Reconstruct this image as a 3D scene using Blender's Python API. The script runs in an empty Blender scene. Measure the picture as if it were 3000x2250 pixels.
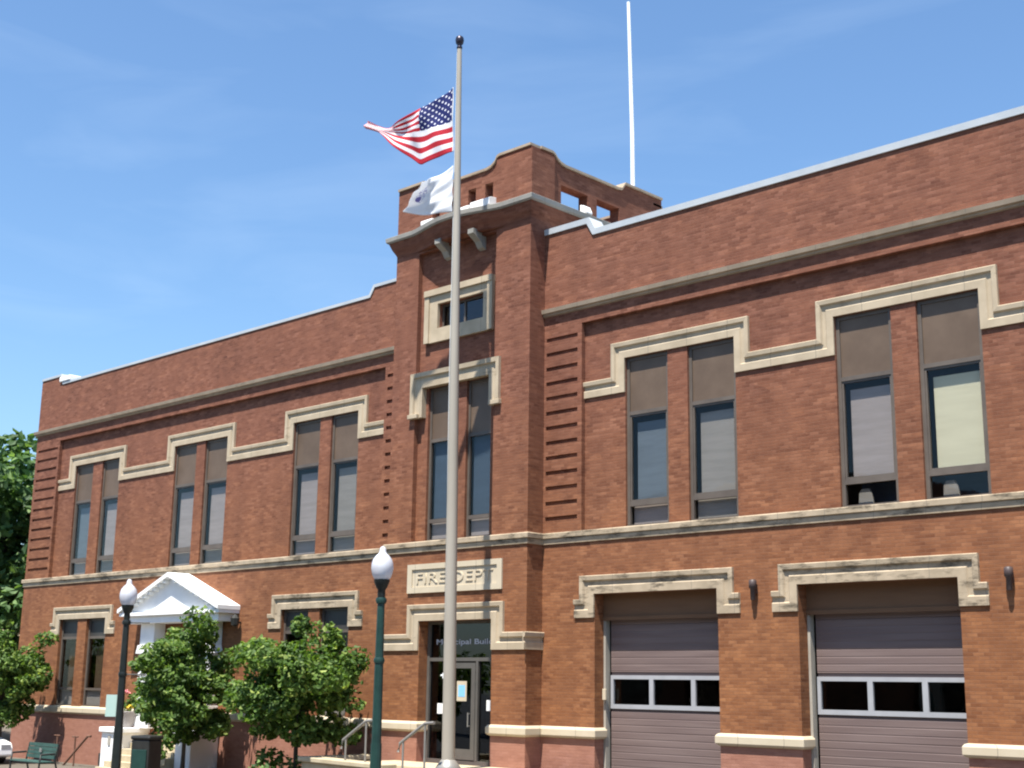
import bpy, bmesh, math, random
from mathutils import Vector, Matrix
R = math.radians
random.seed(7)
scn = bpy.context.scene
C = bpy.data.collections.new('scene_objects'); scn.collection.children.link(C)
# ---------------------------------------------------------------- camera
GZ = -0.6
cam_d = bpy.data.cameras.new('camera'); cam = bpy.data.objects.new('camera', cam_d); scn.collection.objects.link(cam)
cr, cu, cf = (0.72202045, 0.69173305, 0.01385109), (0.14037166, -0.16606245, 0.97607329), (-0.6774823, 0.70280058, 0.21700021)
m = Matrix(((cr[0], cu[0], -cf[0], 0), (cr[1], cu[1], -cf[1], -25.0), (cr[2], cu[2], -cf[2], 2.3), (0, 0, 0, 1)))
cam.matrix_world = m
cam_d.lens = 47.594; cam_d.sensor_width = 36; cam_d.sensor_fit = 'HORIZONTAL'; cam_d.clip_end = 3000
scn.camera = cam
# ---------------------------------------------------------------- sky and sun
SUN = Vector((0.275, -1.0, 2.59)).normalized()
EL = math.asin(SUN.z); AZ = math.atan2(SUN.x, SUN.y)
w = bpy.data.worlds.new('World'); scn.world = w; w.use_nodes = True
nt = w.node_tree; nt.nodes.clear()
out = nt.nodes.new('ShaderNodeOutputWorld'); bg = nt.nodes.new('ShaderNodeBackground')
sky = nt.nodes.new('ShaderNodeTexSky'); sky.sky_type = 'NISHITA'; sky.sun_disc = False
sky.sun_elevation = EL; sky.sun_rotation = AZ; sky.altitude = 200; sky.air_density = 1.2; sky.dust_density = 1.0; sky.ozone_density = 3.0
tc = nt.nodes.new('ShaderNodeTexCoord'); mp = nt.nodes.new('ShaderNodeMapping')
mp.inputs['Location'].default_value = (3.1, 1.7, 0.4); mp.inputs['Scale'].default_value = (2.2, 3.4, 12.0); mp.inputs['Rotation'].default_value = (0.15, 0.12, 0.5)
nz = nt.nodes.new('ShaderNodeTexNoise'); nz.inputs['Scale'].default_value = 1.7; nz.inputs['Detail'].default_value = 5; nz.inputs['Distortion'].default_value = 0.6
rp = nt.nodes.new('ShaderNodeValToRGB'); rp.color_ramp.elements[0].position = 0.50; rp.color_ramp.elements[1].position = 0.92
rp.color_ramp.elements[1].color = (0.11, 0.11, 0.11, 1)
mx = nt.nodes.new('ShaderNodeMix'); mx.data_type = 'RGBA'; mx.inputs['B'].default_value = (7.0, 8.2, 9.4, 1)
L = nt.links.new
L(tc.outputs['Generated'], mp.inputs[0]); L(mp.outputs[0], nz.inputs['Vector']); L(nz.outputs['Fac'], rp.inputs[0])
L(rp.outputs[0], mx.inputs['Factor']); tint = nt.nodes.new('ShaderNodeMix'); tint.data_type = 'RGBA'; tint.blend_type = 'MULTIPLY'; tint.inputs['Factor'].default_value = 1.0; tint.inputs['B'].default_value = (0.88, 1.05, 1.18, 1); L(sky.outputs[0], tint.inputs['A']); L(tint.outputs['Result'], mx.inputs['A']); L(mx.outputs['Result'], bg.inputs['Color'])
bg.inputs['Strength'].default_value = 0.081; L(bg.outputs[0], out.inputs[0])
sd = bpy.data.lights.new('sun', 'SUN'); sd.energy = 5.0; sd.angle = R(0.6); sd.color = (1.0, 0.95, 0.86)
so = bpy.data.objects.new('sun', sd); scn.collection.objects.link(so); so.rotation_euler = SUN.to_track_quat('Z', 'Y').to_euler(); so.location = (0, -20, 40)
scn.view_settings.view_transform = 'Standard'; scn.view_settings.look = 'None'; scn.view_settings.gamma = 1; scn.view_settings.exposure = 1.10
scn.cycles.filter_width = 2.1
scn.cycles.max_bounces = 6; scn.cycles.transparent_max_bounces = 12

# ---------------------------------------------------------------- materials
def mat(name, col, rough=0.7, metal=0.0, spec=0.5):
    M = bpy.data.materials.new(name); M.use_nodes = True
    b = M.node_tree.nodes['Principled BSDF']
    b.inputs['Base Color'].default_value = (*col, 1); b.inputs['Roughness'].default_value = rough
    b.inputs['Metallic'].default_value = metal; b.inputs['Specular IOR Level'].default_value = spec
    return M, M.node_tree, b
def N(t, k, **kw):
    n = t.nodes.new(k)
    for a, v in kw.items():
        if a in n.inputs: n.inputs[a].default_value = v
        else: setattr(n, a, v)
    return n
def ramp(t, src, stops):
    r = t.nodes.new('ShaderNodeValToRGB'); e = r.color_ramp.elements
    while len(e) < len(stops): e.new(0.5)
    for i, (p, c) in enumerate(stops): e[i].position = p; e[i].color = (*c, 1) if len(c) == 3 else c
    t.links.new(src, r.inputs[0]); return r
def mixc(t, f, a, b, blend='MIX'):
    n = t.nodes.new('ShaderNodeMix'); n.data_type = 'RGBA'; n.blend_type = blend
    for k, v in (('Factor', f), ('A', a), ('B', b)):
        if isinstance(v, (int, float)): n.inputs[k].default_value = v
        elif isinstance(v, tuple): n.inputs[k].default_value = (*v, 1)
        else: t.links.new(v, n.inputs[k])
    return n.outputs['Result']
def noisy(name, c1, c2, scale=3.0, rough=0.75, stretch=(1, 1, 1), bump=0.0, detail=6, lo=.35, hi=.65, metal=0.0, spec=0.4):
    M, t, b = mat(name, c1, rough, metal, spec)
    g = N(t, 'ShaderNodeNewGeometry'); mpn = N(t, 'ShaderNodeMapping'); mpn.inputs['Scale'].default_value = stretch
    t.links.new(g.outputs['Position'], mpn.inputs[0])
    n = N(t, 'ShaderNodeTexNoise', Scale=scale, Detail=detail, Roughness=0.6); t.links.new(mpn.outputs[0], n.inputs['Vector'])
    r = ramp(t, n.outputs['Fac'], [(lo, c1), (hi, c2)]); t.links.new(r.outputs[0], b.inputs['Base Color'])
    if bump:
        bp = N(t, 'ShaderNodeBump', Strength=bump, Distance=0.02); t.links.new(n.outputs['Fac'], bp.inputs['Height']); t.links.new(bp.outputs[0], b.inputs['Normal'])
    return M
def brick_mat(name, ca, cb, cc, mortar, mort_mix=1.0, warm=False):
    M, t, b = mat(name, ca, 0.9, 0, 0.25)
    g = N(t, 'ShaderNodeNewGeometry'); sx = N(t, 'ShaderNodeSeparateXYZ'); t.links.new(g.outputs['Position'], sx.inputs[0])
    ad = N(t, 'ShaderNodeMath', operation='ADD'); t.links.new(sx.outputs[0], ad.inputs[0]); t.links.new(sx.outputs[1], ad.inputs[1])
    cx = N(t, 'ShaderNodeCombineXYZ'); t.links.new(ad.outputs[0], cx.inputs[0]); t.links.new(sx.outputs[2], cx.inputs[1])
    bt = N(t, 'ShaderNodeTexBrick', Scale=1.0); bt.inputs['Color1'].default_value = (0, 0, 0, 1); bt.inputs['Color2'].default_value = (1, 1, 1, 1)
    bt.inputs['Mortar'].default_value = (0.5, 0.5, 0.5, 1); bt.inputs['Mortar Size'].default_value = 0.006; bt.inputs['Brick Width'].default_value = 0.215
    bt.inputs['Row Height'].default_value = 0.072; bt.inputs['Bias'].default_value = 0.0; bt.inputs['Mortar Smooth'].default_value = 0.3
    t.links.new(cx.outputs[0], bt.inputs['Vector'])
    r = ramp(t, bt.outputs['Color'], [(0.0, ca), (0.5, cb), (1.0, cc)])
    n1 = N(t, 'ShaderNodeTexNoise', Scale=1.1, Detail=8, Roughness=0.65); t.links.new(g.outputs['Position'], n1.inputs['Vector'])
    f1 = ramp(t, n1.outputs['Fac'], [(0.38, (0.0,) * 3), (0.66, (1.0,) * 3)])
    c = mixc(t, f1.outputs[0], r.outputs[0], cb)
    mpn = N(t, 'ShaderNodeMapping'); mpn.inputs['Scale'].default_value = (1.6, 1.6, 5.0); t.links.new(g.outputs['Position'], mpn.inputs[0])
    n2 = N(t, 'ShaderNodeTexNoise', Scale=1.4, Detail=5, Roughness=0.7); t.links.new(mpn.outputs[0], n2.inputs['Vector'])
    f2 = ramp(t, n2.outputs['Fac'], [(0.42, (1.0,) * 3), (0.72, (0.78, 0.74, 0.74))])
    c = mixc(t, 1.0, c, f2.outputs[0], 'MULTIPLY')
    n3 = N(t, 'ShaderNodeTexNoise', Scale=2.6, Detail=3); t.links.new(mpn.outputs[0], n3.inputs['Vector'])
    f3 = ramp(t, n3.outputs['Fac'], [(0.60, (0.0,) * 3), (0.72, (0.5,) * 3)])
    c = mixc(t, f3.outputs[0], c, cc)
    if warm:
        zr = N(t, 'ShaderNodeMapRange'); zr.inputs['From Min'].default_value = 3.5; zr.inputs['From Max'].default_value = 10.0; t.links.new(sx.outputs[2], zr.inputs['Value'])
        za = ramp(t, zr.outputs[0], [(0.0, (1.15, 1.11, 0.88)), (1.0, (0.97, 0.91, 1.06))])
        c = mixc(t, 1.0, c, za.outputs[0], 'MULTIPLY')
        v = N(t, 'ShaderNodeTexVoronoi', Scale=1.0); vm = N(t, 'ShaderNodeMapping'); vm.inputs['Scale'].default_value = (2.4, 7.0, 1.0); t.links.new(cx.outputs[0], vm.inputs[0]); t.links.new(vm.outputs[0], v.inputs['Vector'])
        vv = N(t, 'ShaderNodeSeparateColor'); t.links.new(v.outputs['Color'], vv.inputs[0])
        vr = ramp(t, vv.outputs[0], [(0.0, (0.74, 0.70, 0.72)), (0.25, (0.95, 0.94, 0.95)), (0.8, (1.03, 1.02, 1.0)), (1.0, (1.28, 1.30, 1.22))])
        c = mixc(t, 0.55, c, vr.outputs[0], 'MULTIPLY')
        mps = N(t, 'ShaderNodeMapping'); mps.inputs['Scale'].default_value = (1.3, 1.3, 0.22); t.links.new(g.outputs['Position'], mps.inputs[0])
        ns = N(t, 'ShaderNodeTexNoise', Scale=1.2, Detail=5); t.links.new(mps.outputs[0], ns.inputs['Vector'])
        sr = ramp(t, ns.outputs['Fac'], [(0.35, (0.84, 0.82, 0.82)), (0.6, (1.05, 1.04, 1.02))]); c = mixc(t, 0.8, c, sr.outputs[0], 'MULTIPLY')
    mf = N(t, 'ShaderNodeMath', operation='MULTIPLY'); mf.inputs[1].default_value = mort_mix; t.links.new(bt.outputs['Fac'], mf.inputs[0])
    c = mixc(t, mf.outputs[0], c, mortar)
    t.links.new(c, b.inputs['Base Color'])
    bp = N(t, 'ShaderNodeBump', Strength=0.5, Distance=0.006); bp.invert = True; t.links.new(bt.outputs['Fac'], bp.inputs['Height']); t.links.new(bp.outputs[0], b.inputs['Normal'])
    return M
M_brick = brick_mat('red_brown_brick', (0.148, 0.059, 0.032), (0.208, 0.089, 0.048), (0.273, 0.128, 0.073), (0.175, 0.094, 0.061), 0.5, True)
M_base = brick_mat('painted_pink_brick', (0.289, 0.133, 0.094), (0.324, 0.154, 0.107), (0.347, 0.170, 0.125), (0.253, 0.119, 0.085), 0.4)
def stone_mat(name, c1, c2, dirt, amount):
    M, t, b = mat(name, c1, 0.85, 0, 0.3)
    g = N(t, 'ShaderNodeNewGeometry')
    n1 = N(t, 'ShaderNodeTexNoise', Scale=2.2, Detail=6); t.links.new(g.outputs['Position'], n1.inputs['Vector'])
    r = ramp(t, n1.outputs['Fac'], [(0.35, c1), (0.65, c2)])
    mpn = N(t, 'ShaderNodeMapping'); mpn.inputs['Scale'].default_value = (0.9, 0.9, 3.0); t.links.new(g.outputs['Position'], mpn.inputs[0])
    n2 = N(t, 'ShaderNodeTexNoise', Scale=1.3, Detail=7, Roughness=0.7); t.links.new(mpn.outputs[0], n2.inputs['Vector'])
    f = ramp(t, n2.outputs['Fac'], [(amount, (0.0,) * 3), (amount + 0.12, (0.75,) * 3)])
    sx = N(t, 'ShaderNodeSeparateXYZ'); t.links.new(g.outputs['Position'], sx.inputs[0])
    c = mixc(t, f.outputs[0], r.outputs[0], dirt)
    ad = N(t, 'ShaderNodeMath', operation='ADD'); t.links.new(sx.outputs[0], ad.inputs[0]); t.links.new(sx.outputs[1], ad.inputs[1])
    md = N(t, 'ShaderNodeMath', operation='MODULO'); md.inputs[1].default_value = 1.15; t.links.new(ad.outputs[0], md.inputs[0])
    ab = N(t, 'ShaderNodeMath', operation='ABSOLUTE'); t.links.new(md.outputs[0], ab.inputs[0])
    lt = N(t, 'ShaderNodeMath', operation='LESS_THAN'); lt.inputs[1].default_value = 0.012; t.links.new(ab.outputs[0], lt.inputs[0])
    c = mixc(t, lt.outputs[0], c, (0.22, 0.19, 0.15))
    t.links.new(c, b.inputs['Base Color'])
    bp = N(t, 'ShaderNodeBump', Strength=0.25, Distance=0.01); t.links.new(n1.outputs['Fac'], bp.inputs['Height']); t.links.new(bp.outputs[0], b.inputs['Normal'])
    return M
M_stone = stone_mat('cream_limestone', (0.387, 0.315, 0.222), (0.468, 0.383, 0.274), (0.177, 0.142, 0.101), 0.60)
M_stonedirty = stone_mat('streaked_limestone', (0.348, 0.278, 0.193), (0.455, 0.365, 0.258), (0.043, 0.035, 0.024), 0.50)
M_stonelight = stone_mat('clean_limestone', (0.487, 0.415, 0.301), (0.524, 0.451, 0.336), (0.304, 0.255, 0.185), 0.7)
M_ledge = stone_mat('weathered_ledge_stone', (0.30, 0.235, 0.17), (0.38, 0.30, 0.22), (0.11, 0.085, 0.065), 0.6)
M_cornice = stone_mat('grey_cornice_stone', (0.259, 0.251, 0.228), (0.320, 0.304, 0.274), (0.091, 0.083, 0.076), 0.6)
M_coping = noisy('pale_metal_coping', (0.416, 0.450, 0.483), (0.497, 0.524, 0.550), 1.2, 0.45)
M_white = noisy('white_paint', (0.80, 0.80, 0.79), (0.88, 0.88, 0.87), 1.5, 0.6)
M_frame = noisy('bronze_frame', (0.092, 0.074, 0.061), (0.121, 0.099, 0.081), 2, 0.5)
M_spandrel = noisy('brown_panel', (0.102, 0.068, 0.045), (0.133, 0.091, 0.062), 1.3, 0.5)
M_darkspan = noisy('dark_panel', (0.035, 0.032, 0.03), (0.055, 0.05, 0.045), 1.3, 0.5)
M_doorpanel = None
def glass(name, tint, refl=0.06, rough=0.02):
    M = bpy.data.materials.new(name); M.use_nodes = True; t = M.node_tree; t.nodes.clear()
    o = N(t, 'ShaderNodeOutputMaterial'); tr = N(t, 'ShaderNodeBsdfTransparent'); tr.inputs[0].default_value = (*tint, 1)
    gl = N(t, 'ShaderNodeBsdfGlossy'); gl.inputs['Roughness'].default_value = rough; gl.inputs['Color'].default_value = (0.9, 0.95, 1, 1)
    lw_ = N(t, 'ShaderNodeLayerWeight'); lw_.inputs['Blend'].default_value = 0.5
    fr = N(t, 'ShaderNodeMath', operation='POWER'); fr.inputs[1].default_value = 5.0; t.links.new(lw_.outputs['Facing'], fr.inputs[0])
    g = N(t, 'ShaderNodeNewGeometry'); nn = N(t, 'ShaderNodeTexNoise', Scale=1.1, Detail=1); t.links.new(g.outputs['Position'], nn.inputs['Vector'])
    bp = N(t, 'ShaderNodeBump', Strength=0.12, Distance=0.03); t.links.new(nn.outputs['Fac'], bp.inputs['Height']); t.links.new(bp.outputs[0], gl.inputs['Normal'])
    ad = N(t, 'ShaderNodeMath', operation='ADD'); ad.inputs[1].default_value = refl; t.links.new(fr.outputs[0], ad.inputs[0])
    mx = N(t, 'ShaderNodeMixShader'); t.links.new(ad.outputs[0], mx.inputs[0]); t.links.new(tr.outputs[0], mx.inputs[1]); t.links.new(gl.outputs[0], mx.inputs[2])
    t.links.new(mx.outputs[0], o.inputs[0]); return M
M_glass = glass('tinted_glass', (0.88, 0.88, 0.86), 0.015)
M_glassdark = glass('dark_glass', (0.5, 0.5, 0.52), 0.05)
def blind_mat(name, c):
    return noisy(name, c, tuple(x * 0.86 for x in c), 1.0, 0.8, (1, 1, 9), 0, 3)
BL = {'mauve': blind_mat('mauve_grey_blind', (0.44, 0.385, 0.395)), 'cream': blind_mat('cream_blind', (1.0, 0.98, 0.84)),
      'blue': blind_mat('sky_tinted_slate_blind', (0.17, 0.21, 0.27)), 'grey': blind_mat('grey_blind', (0.36, 0.335, 0.33)), 'navy': blind_mat('navy_blind', (0.075, 0.115, 0.18))}  # slate blue puts the sky's reflection in the panes into the blind colour
BL['cream'] = noisy('cream_blind', (0.800, 0.757, 0.585), (0.740, 0.697, 0.533), 1.0, 0.8, (0.860, 0.860, 7.740), 0, 3)
def ribbed(name, c1, c2):
    M, t, b = mat(name, c1, 0.55, 0, 0.4)
    g = N(t, 'ShaderNodeNewGeometry'); mpn = N(t, 'ShaderNodeMapping'); mpn.inputs['Scale'].default_value = (0.35, 0.35, 6.0); t.links.new(g.outputs['Position'], mpn.inputs[0])
    n = N(t, 'ShaderNodeTexNoise', Scale=1.5, Detail=4); t.links.new(mpn.outputs[0], n.inputs['Vector'])
    r = ramp(t, n.outputs['Fac'], [(0.35, c1), (0.65, c2)]); t.links.new(r.outputs[0], b.inputs['Base Color']); return M
M_doorpanel = ribbed('mauve_door_metal', (0.137, 0.097, 0.090), (0.170, 0.124, 0.114))
M_silver = noisy('silver_frame', (0.304, 0.310, 0.328), (0.353, 0.359, 0.378), 2, 0.45)
M_greytrim = noisy('grey_trim', (0.322, 0.295, 0.251), (0.394, 0.367, 0.313), 2, 0.6)
M_header = noisy('brown_header', (0.140, 0.073, 0.037), (0.172, 0.091, 0.046), 1.5, 0.8, (0.412, 0.351, 3.043))
M_interior = noisy('dark_interior', (0.10, 0.085, 0.075), (0.14, 0.12, 0.10), 1, 0.9)
M_roof = noisy('roof_membrane', (0.25, 0.24, 0.22), (0.33, 0.32, 0.30), 1, 0.9)
M_pole = noisy('brushed_aluminium', (0.312, 0.281, 0.232), (0.368, 0.332, 0.278), 1.2, 0.5, (0.708, 0.677, 0.259))
M_finial = mat('dark_bronze_ball', (0.04, 0.035, 0.05), 0.35, 0.6)[0]
M_lampgreen = noisy('dark_green_iron', (0.010, 0.035, 0.030), (0.016, 0.050, 0.042), 4, 0.42)
M_lampblack = noisy('black_iron', (0.010, 0.014, 0.013), (0.018, 0.022, 0.02), 4, 0.42)
M_globe, _t, _b = mat('milky_globe', (0.70, 0.71, 0.76), 0.15)
_tr = N(_t, 'ShaderNodeBsdfTransparent'); _tr.inputs[0].default_value = (0.80, 0.82, 0.86, 1); _mx = N(_t, 'ShaderNodeMixShader'); _mx.inputs[0].default_value = 0.72
_o = [n for n in _t.nodes if n.type == 'OUTPUT_MATERIAL'][0]; _t.links.new(_tr.outputs[0], _mx.inputs[1]); _t.links.new(_b.outputs[0], _mx.inputs[2]); _t.links.new(_mx.outputs[0], _o.inputs[0])
M_concrete = noisy('pale_paving', (0.094, 0.081, 0.063), (0.125, 0.107, 0.085), 0.8, 0.9, bump=0.2)
M_planter = noisy('yellow_limestone_wall', (0.402, 0.335, 0.219), (0.487, 0.413, 0.286), 2.5, 0.9, bump=0.3)
M_bark = noisy('bark', (0.055, 0.042, 0.032), (0.10, 0.08, 0.06), 9, 0.95, (1, 1, 0.3), 0.5)
M_bench = noisy('green_bench_slats', (0.031, 0.076, 0.064), (0.049, 0.107, 0.090), 3, 0.6)
M_black = noisy('black_steel', (0.012, 0.013, 0.012), (0.025, 0.025, 0.023), 3, 0.5)
M_sign = noisy('pale_green_sign', (0.376, 0.537, 0.483), (0.430, 0.573, 0.519), 3, 0.5)
M_steel = noisy('galvanised_steel', (0.233, 0.222, 0.205), (0.277, 0.267, 0.244), 3, 0.45, metal=0.3)
M_brownrail = noisy('brown_rail', (0.12, 0.06, 0.04), (0.17, 0.09, 0.06), 3, 0.6)
M_tan = brick_mat('tan_brick', (0.376, 0.286, 0.179), (0.448, 0.349, 0.224), (0.492, 0.403, 0.269), (0.403, 0.358, 0.286), 0.4)
M_antenna = noisy('white_fibreglass', (0.80, 0.84, 0.84), (0.88, 0.90, 0.90), 1, 0.5)
def leaf_mat(name, stops):
    M = bpy.data.materials.new(name); M.use_nodes = True; t = M.node_tree; t.nodes.clear()
    o = N(t, 'ShaderNodeOutputMaterial'); g = N(t, 'ShaderNodeNewGeometry')
    r = ramp(t, g.outputs['Random Per Island'], stops)
    n = N(t, 'ShaderNodeTexNoise', Scale=1.6, Detail=3); t.links.new(g.outputs['Position'], n.inputs['Vector'])
    v = ramp(t, n.outputs['Fac'], [(0.35, (0.72, 0.75, 0.7)), (0.65, (1.15, 1.12, 0.95))])
    c = mixc(t, 1.0, r.outputs[0], v.outputs[0], 'MULTIPLY')
    d = N(t, 'ShaderNodeBsdfPrincipled'); d.inputs['Roughness'].default_value = 0.55; d.inputs['Specular IOR Level'].default_value = 0.25; t.links.new(c, d.inputs['Base Color'])
    tl = N(t, 'ShaderNodeBsdfTranslucent'); c2 = mixc(t, 1.0, c, (1.4, 1.5, 0.6), 'MULTIPLY'); t.links.new(c2, tl.inputs['Color'])
    mx = N(t, 'ShaderNodeMixShader'); mx.inputs[0].default_value = 0.38; t.links.new(d.outputs[0], mx.inputs[1]); t.links.new(tl.outputs[0], mx.inputs[2]); t.links.new(mx.outputs[0], o.inputs[0])
    return M
M_leaf = leaf_mat('young_leaves', [(0.0, (0.040, 0.081, 0.020)), (0.45, (0.085, 0.157, 0.038)), (0.85, (0.148, 0.237, 0.063)), (1.0, (0.304, 0.376, 0.116))])
M_leafdark = leaf_mat('mature_leaves', [(0.0, (0.040, 0.087, 0.035)), (0.6, (0.094, 0.174, 0.064)), (1.0, (0.233, 0.350, 0.151))])

# ---------------------------------------------------------------- mesh helpers
class MB:
    def __init__(s): s.v = []; s.f = []; s.smooth = set()
    def add(s, vs, fs, smooth=False):
        o = len(s.v); s.v += [tuple(p) for p in vs]
        for f in fs:
            if smooth: s.smooth.add(len(s.f))
            s.f.append(tuple(i + o for i in f))
        return s
    def box(s, x0, x1, y0, y1, z0, z1):
        return s.add([(x0, y0, z0), (x1, y0, z0), (x1, y1, z0), (x0, y1, z0), (x0, y0, z1), (x1, y0, z1), (x1, y1, z1), (x0, y1, z1)],
                     [(0, 3, 2, 1), (4, 5, 6, 7), (0, 1, 5, 4), (1, 2, 6, 5), (2, 3, 7, 6), (3, 0, 4, 7)])
    def prism(s, pts, f0, f1):
        """polygon pts extruded between two placing functions"""
        n = len(pts)
        return s.add([f0(p) for p in pts] + [f1(p) for p in pts], [tuple(range(n))[::-1], tuple(range(n, 2 * n))] + [(i, (i + 1) % n, n + (i + 1) % n, n + i) for i in range(n)])
    def tube(s, pts, rad, n=12, cap=True, smooth=True):
        if not isinstance(rad, (list, tuple)): rad = [rad] * len(pts)
        pts = [Vector(p) for p in pts]; vs = []; fs = []
        up = Vector((0.013, 0.021, 1))
        for i, p in enumerate(pts):
            d = (pts[min(i + 1, len(pts) - 1)] - pts[max(i - 1, 0)]).normalized()
            a = d.cross(up if abs(d.dot(up)) < 0.95 * up.length else Vector((1, 0.02, 0))).normalized(); b = d.cross(a)
            for k in range(n):
                t = 2 * math.pi * k / n; vs.append(p + (a * math.cos(t) + b * math.sin(t)) * rad[i])
        for i in range(len(pts) - 1):
            for k in range(n): fs.append((i * n + k, i * n + (k + 1) % n, (i + 1) * n + (k + 1) % n, (i + 1) * n + k))
        s.add(vs, fs, smooth)
        if cap: s.add(vs[:n], [tuple(range(n))[::-1]]); s.add(vs[-n:], [tuple(range(n))])
        return s
    def lathe(s, cx, cy, prof, n=20, smooth=True):
        return s.tube([(cx, cy, z) for r, z in prof], [max(r, 0.001) for r, z in prof], n, True, smooth)
    def sweep(s, path, prof, place, side=1, closed_ends=True):
        """mitred sweep of an open profile (u,v) along a 2D path; place(p2d, v) -> 3D"""
        k = len(prof); P = [Vector(p) for p in path]; rings = []
        for i, p in enumerate(P):
            dirs = []
            if i > 0: dirs.append((P[i] - P[i - 1]).normalized())
            if i < len(P) - 1: dirs.append((P[i + 1] - P[i]).normalized())
            ns = [Vector((-d.y, d.x)) * side for d in dirs]
            if len(ns) == 1: mit = ns[0]
            else:
                mit = (ns[0] + ns[1]); mit = mit / max(0.2, mit.dot(ns[0]))
            rings.append([place(p + mit * u, v) for u, v in prof])
        vs = [q for r in rings for q in r]
        fs = [(i * k + j, i * k + j + 1, (i + 1) * k + j + 1, (i + 1) * k + j) for i in range(len(P) - 1) for j in range(k - 1)]
        fs += [tuple(range(k)), tuple(range((len(P) - 1) * k, len(P) * k))[::-1]]
        return s.add(vs, fs)
    def wall(s, x0, x1, z0, z1, y, holes, yback, place=None):
        """vertical rectangle with rectangular holes (hx0,hx1,hz0,hz1,depth,closed)"""
        pl = place or (lambda a, b, c: (a, b, c))
        xs = sorted({x0, x1, *[h[i] for h in holes for i in (0, 1) if x0 < h[i] < x1]}); zs = sorted({z0, z1, *[h[i] for h in holes for i in (2, 3) if z0 < h[i] < z1]})
        def inh(x, z): return any(h[0] < x < h[1] and h[2] < z < h[3] for h in holes)
        idx = {}
        vs = []
        def vi(a, b):
            if (a, b) not in idx: idx[(a, b)] = len(vs); vs.append(pl(a, y, b))
            return idx[(a, b)]
        fs = []
        for i in range(len(xs) - 1):
            for j in range(len(zs) - 1):
                if not inh((xs[i] + xs[i + 1]) / 2, (zs[j] + zs[j + 1]) / 2):
                    fs.append((vi(xs[i], zs[j]), vi(xs[i + 1], zs[j]), vi(xs[i + 1], zs[j + 1]), vi(xs[i], zs[j + 1])))
        s.add(vs, fs)
        for h in holes:
            a, b, c, d, dep, closed = h[:6]; e = y + dep; op = h[6] if len(h) > 6 else ''
            if 'l' not in op: s.add([pl(a, y, c), pl(a, e, c), pl(a, e, d), pl(a, y, d)], [(0, 1, 2, 3)])
            if 'r' not in op: s.add([pl(b, y, c), pl(b, y, d), pl(b, e, d), pl(b, e, c)], [(0, 1, 2, 3)])
            s.add([pl(a, y, d), pl(a, e, d), pl(b, e, d), pl(b, y, d)], [(0, 1, 2, 3)])
            if 'b' not in op: s.add([pl(a, y, c), pl(b, y, c), pl(b, e, c), pl(a, e, c)], [(0, 1, 2, 3)])
            if closed: s.add([pl(a, e, c), pl(b, e, c), pl(b, e, d), pl(a, e, d)], [(0, 1, 2, 3)])
        return s
    def build(s, name, material, parent=None, bevel=0.0, label=None):
        me = bpy.data.meshes.new(name)
        off = Vector((0, 0, 0))
        q = parent
        while q is not None: off += Vector(q.location); q = q.parent
        me.from_pydata([tuple(Vector(p) - off) for p in s.v], [], s.f)
        for i, p in enumerate(me.polygons): p.use_smooth = i in s.smooth
        me.materials.append(material); me.update()
        o = bpy.data.objects.new(name, me); C.objects.link(o)
        if parent is not None: o.parent = parent
        if bevel:
            bm = bmesh.new(); bm.from_mesh(me); bmesh.ops.remove_doubles(bm, verts=bm.verts, dist=1e-4); bmesh.ops.recalc_face_normals(bm, faces=bm.faces); bm.to_mesh(me); bm.free()
            md = o.modifiers.new('bevel', 'BEVEL'); md.width = bevel; md.segments = 2; md.limit_method = 'ANGLE'
        if label: o['label'] = label
        return o
def tag(o, label=None, cat=None, group=None, kind=None):
    if label: o['label'] = label
    if cat: o['category'] = cat
    if group: o['group'] = group
    if kind: o['kind'] = kind
    return o
def empty(name, loc, label, cat, group=None):
    o = bpy.data.objects.new(name, None); C.objects.link(o); o.location = loc; o.empty_display_size = 0.3
    return tag(o, label, cat, group)
def text_mesh(name, txt, size, depth, material, parent, origin, width=None, xdir=(1, 0, 0), zdir=(0, 0, 1), offs=0.0):
    cu_ = bpy.data.curves.new(name, 'FONT'); cu_.body = txt; cu_.size = size; cu_.extrude = depth / 2; cu_.offset = offs
    cu_.align_x = 'LEFT'
    to = bpy.data.objects.new(name, cu_); C.objects.link(to)
    dg = bpy.context.evaluated_depsgraph_get(); me = bpy.data.meshes.new_from_object(to.evaluated_get(dg)); bpy.data.objects.remove(to)
    xs = [v.co.x for v in me.vertices]; wd = max(xs) - min(xs); sc = (width / wd) if width else 1
    X = Vector(xdir); Z = Vector(zdir); O = Vector(origin); q = parent
    while q is not None: O -= Vector(q.location); q = q.parent
    Nn = X.cross(Z)
    for v in me.vertices:
        v.co = O + X * ((v.co.x - min(xs)) * sc) + Z * v.co.y + Nn * v.co.z
    me.materials.clear(); me.materials.append(material)
    o = bpy.data.objects.new(name, me); C.objects.link(o); o.parent = parent; return o

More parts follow.
